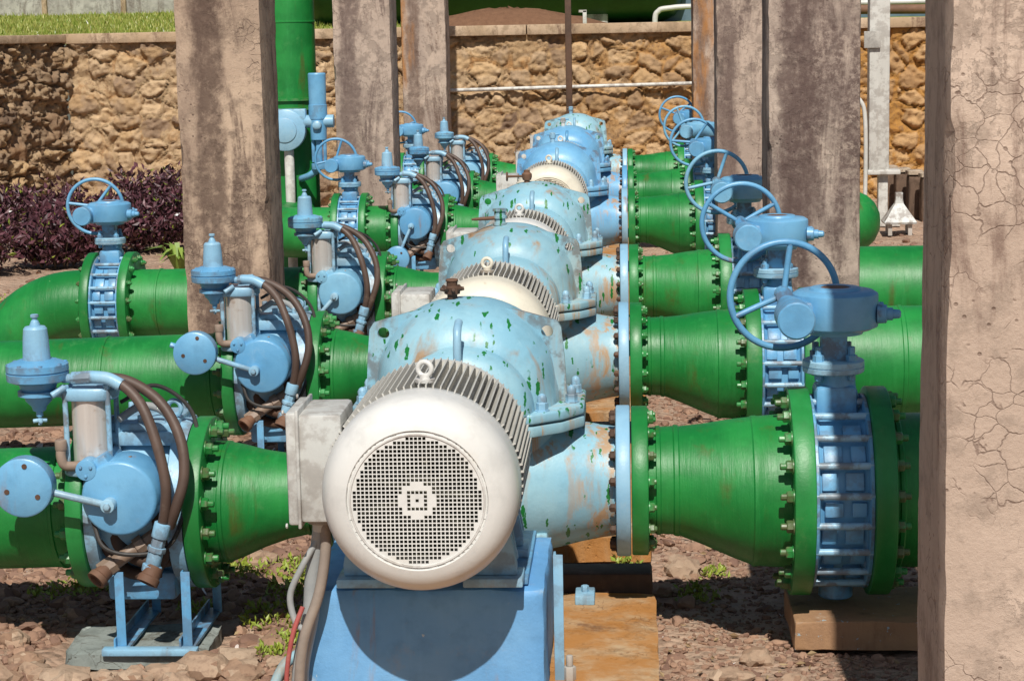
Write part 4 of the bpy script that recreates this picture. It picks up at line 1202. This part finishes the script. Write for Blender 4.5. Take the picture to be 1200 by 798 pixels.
# ------------------------------------------------ rubble wall
def rubble(bm_name, p0, p1, z0, z1, parent, res=.019, seed=0.0, amp=1.0, mat='rubble'):
    p0, p1 = V(p0), V(p1); dirn = (p1-p0); L = dirn.length; dirn.normalize()
    nrm = V((dirn.y, -dirn.x, 0))
    nu, nv = int(L/res), int((z1-z0)/res)
    co = np.zeros(((nu+1)*(nv+1), 3)); st = np.zeros(len(co)); rn = np.zeros(len(co))
    k = 0
    for j in range(nv+1):
        z = z0+(z1-z0)*j/nv
        for i in range(nu+1):
            s = L*i/nu
            w = noise.noise_vector(V((s*2.6+seed, z*2.6, seed)))*.36+noise.noise_vector(V((s*9+seed, z*9, 3.1)))*.11
            q = V((s*3.3+w.x+seed, z*4.4+w.y, seed*.3))
            dd, pp = noise.voronoi(V((q.x, q.y, 0.5)))
            c = pp[0]
            h = abs(noise.cell(V((c.x*7.3+1.1, c.y*9.1, c.z*5))))
            h2 = abs(noise.cell(V((c.x*3.7, c.y*4.9+2, c.z*8))))
            e = dd[1]-dd[0]
            lim = .05+.13*h2*h2
            smear = noise.fractal(V((s*5+seed, z*5, 7.7)), 1.0, 2.0, 5)
            m = min(1, max(0, (e-lim)/.07))*min(1, max(0, (smear+.55+(.5 if h > .4 else 0))/.22))
            if h < .06: m = 0.0
            m = m*m*(3-2*m)
            rough = noise.fractal(V((s*6+seed, z*6, 2.0)), .9, 2.0, 6)
            base = .034*rough+.014*noise.noise(V((s*23, z*23, seed)))+.030*noise.noise(V((s*2.3, z*2.3+seed, 5)))
            groove = math.exp(-((e-lim+.02)/.045)**2) if h >= .06 else 0
            sgn = .038 if h > .42 else -.030
            dsp = base+m*(sgn*(1-.7*dd[0])+.034*noise.fractal(V((s*13, z*13, 9+seed)), .9, 2.0, 5))-groove*.050*(.5+.5*h2)
            p = p0+dirn*s+nrm*(dsp*amp); co[k] = (p.x, p.y, z); st[k] = m; rn[k] = h2**.55; k += 1
    me = bpy.data.meshes.new(bm_name)
    idx = np.arange((nu+1)*(nv+1)).reshape(nv+1, nu+1)
    f = np.stack([idx[:-1, :-1], idx[:-1, 1:], idx[1:, 1:], idx[1:, :-1]], -1).reshape(-1, 4)
    loc = root_loc(parent)
    me.from_pydata((co-np.array(loc)).tolist(), [], f.tolist())
    for nme, arr in (('stone', st), ('rnd', rn)):
        a = me.attributes.new(nme, 'FLOAT', 'POINT'); a.data.foreach_set('value', arr.astype(np.float32))
    me.materials.append(M[mat])
    me.polygons.foreach_set('use_smooth', [True]*len(me.polygons))
    o = bpy.data.objects.new(bm_name, me); COL.objects.link(o); o.parent = parent
    return o
YW = 25.5
t = thing('stone_wall', (-1.5, YW, 0), 'ochre rubble stone retaining wall across the back, pale coping on top', 'wall')
rubble('masonry', (-6.98, YW, 0), (4.6, YW, 0), -.1, 2.05, t, seed=3.0)
b = MB()
x = -7.02
while x < 4.6:
    x1 = min(4.6, x+2.9); b.box(((x+x1)/2, YW+.12, 2.10), (x1-x-.012, .40, .125), bev=.012); x = x1
b.box((-1.2, YW+.20, 2.02), (11.6, .2, .05))
build('coping', b, M['coping'], t)
t = thing('stone_wall', (-8.5, YW-1.5, 0), 'rough dark brown stone wall turning towards the camera at the far left', 'wall')
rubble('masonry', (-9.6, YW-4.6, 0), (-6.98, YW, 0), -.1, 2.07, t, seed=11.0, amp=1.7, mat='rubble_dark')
b = MB(); ang = math.atan2(4.6, 2.62)
b.box((-8.29-.12*math.sin(ang), YW-2.3+.12*math.cos(ang), 2.105), (5.25, .36, .10), Matrix.Rotation(ang, 3, 'Z'), .012)
build('coping', b, M['coping'], t)
# wall fittings
tag(build('wall_pipe', MB().rod((-2.75, YW-.085, 1.372), (1.1, YW-.085, 1.415), .023, 12), M['white_pipe']), 'thin white horizontal pipe along the stone wall', 'pipe')
tag(build('rusty_post', MB().box((-.70, YW-.30, 1.55), (.075, .075, 3.3), bev=.004), M['dark_rust']), 'slim rusty steel post standing against the stone wall', 'post')

# ------------------------------------------------ things on the right by the wall
t = thing('white_post', (2.72, 21.6, 0), 'white square post with a pale green plate, right of the columns', 'post')
b = MB(); b.box((2.61, 21.6, 2.30), (.21, .20, 3.5), bev=.012); build('shaft', b, M['white_pipe'], t)
b = MB(); b.box((2.66, 21.6, .565), (.34, .28, .05), bev=.01); b.box((2.66, 21.6, .27), (.10, .12, .55), bev=.01); b.box((2.66, 21.6, .03), (.34, .30, .06), bev=.01); build('base', b, M['white_pipe'], t)
b = MB(); b.box((2.53, 21.47, 1.93), (.17, .02, .17), bev=.004); build('plate', b, M['panel'], t)
tag(build('conduit', MB().tube([(2.44, 21.3, 0), (2.45, 21.3, .7), (2.44, 21.3, 1.15), (2.40, 21.3, 1.30), (2.30, 21.32, 1.38), (2.1, 21.32, 1.4)], .022, 10), M['white_pipe']), 'bent thin white conduit beside the white square post', 'conduit')
t = thing('hopper_cowl', (2.77, 21.0, 0), 'white funnel shaped cowl standing at the foot of the white post', 'cowl')
b = MB(); b.rev([(0, .22), (.02, .23), (.04, .21), (.20, .06), (.25, .05), (.31, .05)], (2.74, 20.9, .09), (0, 0, 1), 4, ph=PI/4); build('funnel', b, M['boxgrey'], t, ang=20)
for sx in (-.10, .10):
    for sy in (-.10, .10): build('foot', MB().box((2.74+sx, 20.9+sy, .04), (.04, .04, .13)), M['steel'], t)
for k in range(4):
    x, y = 2.93+.085*k, 23.2-.40*k
    t = thing('concrete_slab', (x, y, 0), ['dark upright slab with cream top, farthest of the row right of the white post', 'second farthest of the dark cream topped slabs right of the white post', 'second nearest of the dark cream topped slabs right of the white post', 'nearest of the dark cream topped slabs, beside the cracked pinkish column'][k], 'slab', 'slabs stood in a row by the wall')
    build('slab', rough_box((x, y, .22), (.15, .22, .50), .004, 6, seed=k), M['brown_block'], t)
    build('cap', rough_box((x, y, .495), (.17, .25, .05), .004, 6, seed=k+9), M['block'], t)

# ------------------------------------------------ beyond the wall
t = thing('tank_pipe', (-1.0, 29, 2.0), 'large dark green tank lying beyond the stone wall', 'tank')
b = MB(); b.rev([(0, .1), (.05, .6), (.2, .9), (.4, 1.0), (5.1, 1.0), (5.3, .9), (5.45, .6), (5.5, .1)], (-4.6, 29.4, 3.16), (1, 0, 0), 64); build('shell', b, M['deep_green'], t, ang=60)
b = MB()
for x in (-3.6, -.4): b.box((x, 29.4, 2.15), (.3, 1.0, .5), bev=.02)
build('cradle', b, M['panel'], t)
t = thing('storage_tank', (1.6, 30, 2.0), 'slate blue tank beyond the wall with a white rail in front', 'tank')
b = MB(); b.box((2.6, 30.2, 2.9), (4.4, 1.8, 1.7), bev=.05); build('shell', b, M['slate_blue'], t)
b = MB(); b.box((2.6, 30.2, 2.02), (4.4, 1.8, .1)); build('skid', b, M['dark_rust'], t)
tag(build('guard_rail', MB().tube([(.38, 27.0, 2.0), (.38, 27.0, 2.22), (.42, 27.0, 2.30), (.55, 27.0, 2.34), (1.2, 27.0, 2.36), (4.4, 27.0, 2.36)], .035, 12, 6).rod((1.05, 27.0, 2.0), (1.05, 27.0, 2.35), .03), M['white_pipe']), 'white bent guard rail on the bank above the stone wall', 'rail')
tag(build('marker_post', MB().box((-.52, 26.3, 2.22), (.05, .05, .22), bev=.005).box((-.545, 26.3, 2.32), (.1, .05, .03)), M['white_pipe']), 'small white marker stub just above the coping', 'marker')
b = MB(); b.rod((2.3, 26.6, 2.28), (4.6, 26.6, 2.25), .06); tag(build('scrap_pipe', b, M['rust']), 'rusty scrap pipe lying above the coping at the upper right', 'pipe')
t = thing('panel_fence', (-6, 41, 2.6), 'weathered pale concrete panel fence beyond the lawn', 'fence')
b = MB()
for k in range(11):
    b.box((-14+1.6*k, 41, 3.3), (1.56, .10, 1.5), bev=.01)
build('panel', b, M['panel'], t)
b = MB()
for k in range(12): b.box((-14.8+1.6*k, 40.95, 3.3), (.10, .16, 1.6), bev=.01)
build('post', b, M['coping'], t)

# ------------------------------------------------ ground
def ground_z(x, y):
    n = noise.fractal(V((x*.8, y*.8, 1.0)), 1.0, 2.0, 4)*.045 + noise.noise(V((x*4, y*4, 2)))*.02 + noise.noise(V((x*11, y*11, 5)))*.008
    return n-.03
def sheet(name, xs, ys, fz, mat, kind='structure'):
    co = [(x, y, fz(x, y)) for y in ys for x in xs]
    nx, ny = len(xs), len(ys)
    f = [(j*nx+i, j*nx+i+1, (j+1)*nx+i+1, (j+1)*nx+i) for j in range(ny-1) for i in range(nx-1)]
    me = bpy.data.meshes.new(name); me.from_pydata(co, [], f); me.materials.append(mat)
    me.polygons.foreach_set('use_smooth', [True]*len(me.polygons))
    o = bpy.data.objects.new(name, me); COL.objects.link(o); o['kind'] = kind
    return o
xs = [-400, -60, -20, -12]+list(np.arange(-9, 6.01, .06))+[9, 20, 60, 400]
ys = [-300, -40, -8, 0, 3]+list(np.arange(4.6, 26.0, .075))
sheet('ground', [float(x) for x in xs], [float(y) for y in ys], lambda x, y: ground_z(x, y) if -12 < x < 9 and y > 0 else -.03, M['ground'])
def bank_z(x, y):
    if y < YW+.35: return 2.03
    z = 2.06+min(1.0, (y-YW-.35)/15)*.52+noise.noise(V((x, y, 3)))*.03
    return z
bx = [-400, -80, -30]+list(np.arange(-16, 8.1, .4))+[30, 80, 400]
by = [25.62, 25.9, 26.4, 27, 28, 30, 33, 37, 41, 60, 150, 900]
sheet('bank_terrain', [float(x) for x in bx], by, bank_z, M['lawn'])
# earth heap above the wall
bm = bmesh.new(); R_ = []
for k in range(9):
    a = k/8
    R_.append([V((-1.55+(1.45*(1-a)+.02)*math.cos(2*PI*i/48)*1.3, 27.2+(.8*(1-a)+.02)*math.sin(2*PI*i/48), 2.02+.36*math.sin(a*PI/2)**1.3+.05*noise.noise(V((i*.7, k*1.3, 0))))) for i in range(48)])
mb = MB(); mb.rings(R_)
tag(build('earth_heap', mb, M['dirt'], ang=60), 'heap of reddish earth showing above the wall coping', 'earth heap')

# ------------------------------------------------ stones
def stone_field(name, pts, sizes, mat):
    bm = bmesh.new(); bmesh.ops.create_icosphere(bm, subdivisions=2, radius=1)
    v = np.array([tuple(x.co) for x in bm.verts]); f = np.array([[q.index for q in p.verts] for p in bm.faces]); bm.free(); n = len(pts)
    shapes = []                                    # a stock of broken pebble shapes, cut by random planes
    for k in range(40):
        q = v.copy()
        for _ in range(9):
            d = RNG.normal(size=3); d /= np.linalg.norm(d); lim = RNG.uniform(.42, .85)
            ov = np.maximum(0, q @ d-lim); q = q-ov[:, None]*d[None]*.99
        shapes.append(q*(1+RNG.uniform(-.03, .03, (len(v), 1))))
    co = np.empty((n, len(v), 3))
    for i in range(n):
        q = shapes[RNG.integers(40)]*np.array([RNG.uniform(.8, 1.35), RNG.uniform(.7, 1.1), RNG.uniform(.45, .8)])*sizes[i]
        a = RNG.uniform(0, 2*PI); c, s = math.cos(a), math.sin(a)
        b = RNG.uniform(-.5, .5); cb, sb = math.cos(b), math.sin(b)
        co[i] = q @ np.array([[1, 0, 0], [0, cb, -sb], [0, sb, cb]]) @ np.array([[c, -s, 0], [s, c, 0], [0, 0, 1]])+pts[i]
    F = (f[None]+np.arange(n)[:, None, None]*len(v)).reshape(-1).astype(np.int32)
    me = bpy.data.meshes.new(name); nf = n*len(f)
    me.vertices.add(n*len(v)); me.vertices.foreach_set('co', co.reshape(-1).astype(np.float32))
    me.loops.add(nf*3); me.loops.foreach_set('vertex_index', F)
    me.polygons.add(nf); me.polygons.foreach_set('loop_start', np.arange(0, nf*3, 3, dtype=np.int32))
    me.polygons.foreach_set('loop_total', np.full(nf, 3, dtype=np.int32))
    me.update(calc_edges=True); me.materials.append(mat)
    me.polygons.foreach_set('use_smooth', [True]*nf); me.set_sharp_from_angle(angle=math.radians(27))
    o = bpy.data.objects.new(name, me); COL.objects.link(o); return o
def in_box(x, y):
    for yy in D:
        if XS-.45 < x < XS+.66 and yy-1.86 < y < yy+.28: return True
        if XV-.16 < x < XV+.34 and abs(y-yy) < .22: return True
        if -2.06 < x < -1.44 and abs(y-yy+.08) < .29: return True
    return False
pts, szs = [], []
def scatter(n, x0, x1, y0, y1, s0, s1, p=2.2):
    for _ in range(n):
        x, y = RNG.uniform(x0, x1), RNG.uniform(y0, y1)
        if in_box(x, y): continue
        s = s0+(s1-s0)*RNG.uniform()**p
        pts.append((x, y, ground_z(x, y)+s*.12)); szs.append(s)
scatter(7500, -2.7, -.95, 5.9, 8.6, .005, .032, 2.4)
scatter(330, -2.7, -.95, 5.9, 8.6, .030, .062, 1.7)
scatter(4200, -3.4, -1.0, 8.0, 11, .010, .042, 2.0)
scatter(11000, -.1, 1.9, 5.9, 8.7, .004, .020, 2.6)
scatter(160, -.1, 1.9, 5.9, 8.7, .022, .050, 2.0)
scatter(4500, -.1, 2.2, 8.7, 13, .008, .034, 2.4)
scatter(2500, -6.5, 4, 12, 25, .012, .05, 2.4)
g = stone_field('gravel', pts, szs, M['gravel']); g['kind'] = 'stuff'; tag(g, 'pinkish brown gravel and small stones over the ground', 'gravel')
# bigger loose rocks, one by one
rk = [(-2.02, 6.58, .075), (-1.90, 6.53, .095), (-1.78, 6.56, .06), (-1.67, 6.50, .07), (-1.56, 6.55, .085), (-1.45, 6.60, .10), (-1.36, 6.72, .07), (-1.31, 6.56, .075), (-1.28, 6.95, .065), (-2.10, 6.75, .06), (-2.2, 6.95, .07), (-1.22, 6.72, .05), (-2.04, 7.9, .07), (-1.5, 8.0, .075), (-1.25, 7.9, .06), (-1.5, 6.42, .08), (-1.7, 6.4, .07), (-1.95, 6.42, .085), (-2.15, 6.5, .09), (.32, 6.55, .07), (.42, 6.78, .06), (.20, 7.9, .08), (.52, 6.5, .05), (.12, 7.62, .05), (.3, 8.25, .07)]
for x, y, s in rk:
    bm = bmesh.new(); bmesh.ops.create_icosphere(bm, subdivisions=3, radius=1)
    ax = (random.uniform(.8, 1.25), random.uniform(.75, 1.1), random.uniform(.5, .75)); sd = random.random()*50
    for v_ in bm.verts:
        c = v_.co.copy(); d = noise.voronoi(c*1.1+V((sd, 0, 0)))[0]
        k = 1+.35*(d[1]-d[0])-.25*d[0]+.10*noise.noise(c*3+V((sd, 1, 2)))
        v_.co = V((c.x*k*ax[0], c.y*k*ax[1], c.z*k*ax[2]))*s
    bmesh.ops.rotate(bm, cent=(0, 0, 0), matrix=Matrix.Rotation(random.random()*6, 3, 'Z'), verts=bm.verts)
    bmesh.ops.translate(bm, verts=bm.verts, vec=(x, y, ground_z(x, y)+s*.22))
    o = tag(build('rock', bm, M['rock'], ang=22, origin=(x, y, 0)), 'pale broken rock lying loose among the gravel between the pipes', 'rock', 'loose rocks on the gravel')

# ------------------------------------------------ plants
def leaves_mesh(name, P, N, size, mat, w=.42, parent=None, kind=None, loc=None):
    """pointed folded leaves at P along N"""
    n = len(P); co = np.empty((n, 5, 3)); off = np.array(loc) if loc is not None else 0
    for i in range(n):
        d = np.array(N[i]); d = d/np.linalg.norm(d)
        r = RNG.normal(size=3); s = np.cross(d, r); s /= np.linalg.norm(s)+1e-9; u = np.cross(s, d)
        L = size*RNG.uniform(.6, 1.3); p = np.array(P[i])
        co[i] = [p, p+d*L*.45+s*L*w*.5+u*L*.08, p+d*L, p+d*L*.45-s*L*w*.5+u*L*.08, p+d*L*.5-u*L*.05]
    k = np.arange(n)[:, None, None]*5
    F = (np.array([[0, 1, 4], [1, 2, 4], [2, 3, 4], [3, 0, 4]])[None]+k).reshape(-1, 3)
    me = bpy.data.meshes.new(name); me.from_pydata((co.reshape(-1, 3)-off).tolist(), [], F.tolist()); me.materials.append(mat)
    o = bpy.data.objects.new(name, me); COL.objects.link(o)
    if parent is not None: o.parent = parent
    return o
def shrub(x, y, rx, h, label):
    t = thing('purple_shrub', (x, y, 0), label, 'shrub', 'purple leaved shrubs along the wall')
    st = MB(); P, N = [], []
    nb = int(60*rx/.45)
    for k in range(nb):
        a = RNG.uniform(0, 2*PI); r = rx*math.sqrt(RNG.uniform(0, 1))
        top = h*RNG.uniform(.62, 1.08)*(1-.35*(r/rx)**2)
        e = V((x+r*math.cos(a), y+r*.8*math.sin(a), top)); s = V((x+.35*r*math.cos(a), y+.3*r*math.sin(a), 0))
        m = (s+e)/2+V((0, 0, .05))
        if k % 3 == 0: st.tube([s, m, e], lambda q: .009-.006*q, 5, 3)
        for q in range(30):
            f = RNG.uniform(.15, 1.0); b = s.lerp(e, f)
            dn = RNG.normal(size=3); dn[2] = abs(dn[2])*.8+.25
            P.append((b.x+RNG.normal()*.05, b.y+RNG.normal()*.05, max(.03, b.z+RNG.normal()*.03))); N.append(dn)
    build('stems', st, M['stem'], t)
    leaves_mesh('foliage', P, N, .085, M['purple'], .46, t, loc=(x, y, 0))
    k = len(P)//14; sel = RNG.permutation(len(P))[:k]
    leaves_mesh('foliage', [P[q] for q in sel], [N[q] for q in sel], .075, M['weed'], .40, t, loc=(x, y, 0))
SH = [(-6.05, 18.3, .62, .52, 'low purple shrub nearest the elbow, at the far left edge'), (-5.35, 18.9, .55, .50, 'low purple shrub below the handwheel of the elbow valve'), (-5.55, 20.2, .6, .60, 'purple shrub behind the handwheel of the elbow valve'), (-4.75, 20.2, .6, .62, 'purple shrub between the left handwheel and the stained column'),
      (-4.25, 21.6, .58, .82, 'tallest purple shrub, beside the stained column'), (-6.2, 20.9, .65, .66, 'purple shrub under the dark brown wall corner'), (-5.2, 22.3, .6, .72, 'purple shrub close against the stone wall'), (-6.95, 19.6, .6, .66, 'purple shrub in front of the dark brown wall')]
for s in SH: shrub(*s)
def blade_plant(name, x, y, n, L, mat, label, cat, spread=.8):
    t = thing(name, (x, y, 0), label, cat)
    P, N = [], []
    mb = MB()
    for k in range(n):
        a = RNG.uniform(0, 2*PI); l = L*RNG.uniform(.6, 1.1); o = V((math.cos(a), math.sin(a), 0))
        p0 = V((x, y, 0))+o*.03
        p1 = p0+o*l*.35*spread+V((0, 0, l*.55)); p2 = p0+o*l*.85*spread+V((0, 0, l*.55*RNG.uniform(.5, 1.2)))
        sd = V((-math.sin(a), math.cos(a), 0))*L*.055
        v = [mb.bm.verts.new(q) for q in (p0-sd*.5, p0+sd*.5, p1+sd, p1-sd, p2)]
        mb.bm.faces.new((v[0], v[1], v[2], v[3])); mb.bm.faces.new((v[3], v[2], v[4]))
    build('leaf_blades', mb, mat, t)
blade_plant('strap_leaf_plant', -4.05, 18.2, 34, .42, M['lime'], 'lime strap leaved plant beside the stained column', 'plant')
blade_plant('strap_leaf_plant', -4.35, 17.4, 26, .30, M['lime'], 'small lime plant left of the bigger strap leaved one', 'plant')
def weeds(name, spots, label, L=.05):
    P, N = [], []
    for x, y, r, n in spots:
        for _ in range(int(n*1.5)):
            a = RNG.uniform(0, 2*PI); q = r*math.sqrt(RNG.uniform()); xx, yy = x+q*math.cos(a), y+q*math.sin(a)*.9
            if in_box(xx, yy): continue
            P.append((xx, yy, ground_z(xx, yy)+RNG.uniform(0, .035))); N.append((RNG.normal()*.7, RNG.normal()*.7, RNG.uniform(.3, 1.2)))
    o = leaves_mesh(name, P, N, L, M['weed'], .5); o['kind'] = 'stuff'; tag(o, label, 'weeds'); return o
weeds('weeds', [(-1.95, 8.1, .25, 200), (-2.2, 7.6, .15, 90), (-1.12, 7.3, .12, 120), (-1.2, 7.9, .2, 160), (-1.62, 7.35, .08, 60), (.9, 8.2, .12, 70), (.45, 8.4, .08, 50), (-2.05, 7.75, .16, 160), (-1.85, 7.95, .18, 120), (-1.22, 7.6, .20, 240), (-1.3, 7.25, .14, 160), (-1.45, 7.9, .2, 160), (-1.20, 7.0, .10, 90), (-.02, 7.95, .06, 60), (.25, 7.55, .09, 70), (.32, 7.85, .06, 40), (-1.5, 6.95, .06, 40), (-1.25, 6.85, .07, 50), (2.4, 17.6, .3, 160), (2.2, 17.2, .25, 120), (-1.62, 7.85, .12, 90), (-1.75, 7.6, .1, 60),
                (-3.7, 15.6, .35, 260), (-4.3, 15.9, .35, 220), (-5.0, 16.2, .5, 420), (-5.3, 15.3, .5, 420), (-3.9, 16.8, .4, 200)], 'yellow green weeds and moss tufts on the gravel', .028)
P, N = [], []
for _ in range(420):
    x, y = (RNG.uniform(-2.6, -1.0), RNG.uniform(6.2, 9)) if RNG.uniform() < .5 else (RNG.uniform(0, 1.8), RNG.uniform(6.2, 9.5))
    if in_box(x, y): continue
    P.append((x, y, ground_z(x, y)+RNG.uniform(.004, .022))); N.append((RNG.normal(), RNG.normal(), RNG.normal()*.22))
o = leaves_mesh('dry_leaves', P, N, .035, M['litter'], .5); o['kind'] = 'stuff'; tag(o, 'small dry brown leaves lying on the gravel', 'leaf litter')
# lawn blades on the bank
P, N = [], []
for _ in range(26000):
    y = YW+.4+13*RNG.uniform()**1.6; x = RNG.uniform(-12.5, -2.6)
    P.append((x, y, bank_z(x, y)-.01)); N.append((RNG.normal()*.35, RNG.normal()*.35, 1))
o = leaves_mesh('lawn_grass', P, N, .10, M['grass'], .16); o['kind'] = 'stuff'; tag(o, 'short green lawn grass on the bank above the wall', 'grass')

# ------------------------------------------------ camera, light
f_px = 2400.0; roll = .02; s, c = math.sin(roll), math.cos(roll)
th = math.atan((-133.5*s+366*c)/f_px); ps = math.atan((133.5*c+366*s)*math.cos(th)/f_px)
w_ = V((-math.sin(ps)*math.cos(th), math.cos(ps)*math.cos(th), -math.sin(th)))
r0 = V((math.cos(ps), math.sin(ps), 0)); u0 = r0.cross(w_)
r_ = c*r0-s*u0; u_ = s*r0+c*u0
cam = bpy.data.cameras.new('camera'); cam.sensor_width = 36; cam.lens = f_px/1200*36; cam.clip_end = 2000; cam.clip_start = .05
co = bpy.data.objects.new('camera', cam); COL.objects.link(co)
co.matrix_world = Matrix(((r_.x, u_.x, -w_.x, 0), (r_.y, u_.y, -w_.y, 0), (r_.z, u_.z, -w_.z, 2.1), (0, 0, 0, 1)))
scene.camera = co
EL, AZ = math.radians(50), math.radians(2.2)
sd = V((-math.sin(AZ)*math.cos(EL), math.cos(AZ)*math.cos(EL), -math.sin(EL)))
sun = bpy.data.lights.new('sun', 'SUN'); sun.energy = 5.0; sun.angle = math.radians(.55); sun.color = (1, .95, .87)
so = bpy.data.objects.new('sun', sun); COL.objects.link(so); so.rotation_euler = sd.to_track_quat('-Z', 'Y').to_euler(); so.location = (0, -5, 12)
wd = bpy.data.worlds.new('World'); scene.world = wd; wd.use_nodes = True
nt = wd.node_tree; sky = nt.nodes.new('ShaderNodeTexSky'); sky.sky_type = 'NISHITA'; sky.sun_disc = False
sky.sun_elevation = EL; sky.sun_rotation = PI-AZ
bg = nt.nodes['Background']; bg.inputs['Strength'].default_value = .06
nt.links.new(sky.outputs[0], bg.inputs['Color'])
scene.view_settings.view_transform = 'Standard'; scene.view_settings.look = 'None'
scene.view_settings.exposure = 0.0; scene.view_settings.gamma = 1.0
scene.render.engine = 'CYCLES'
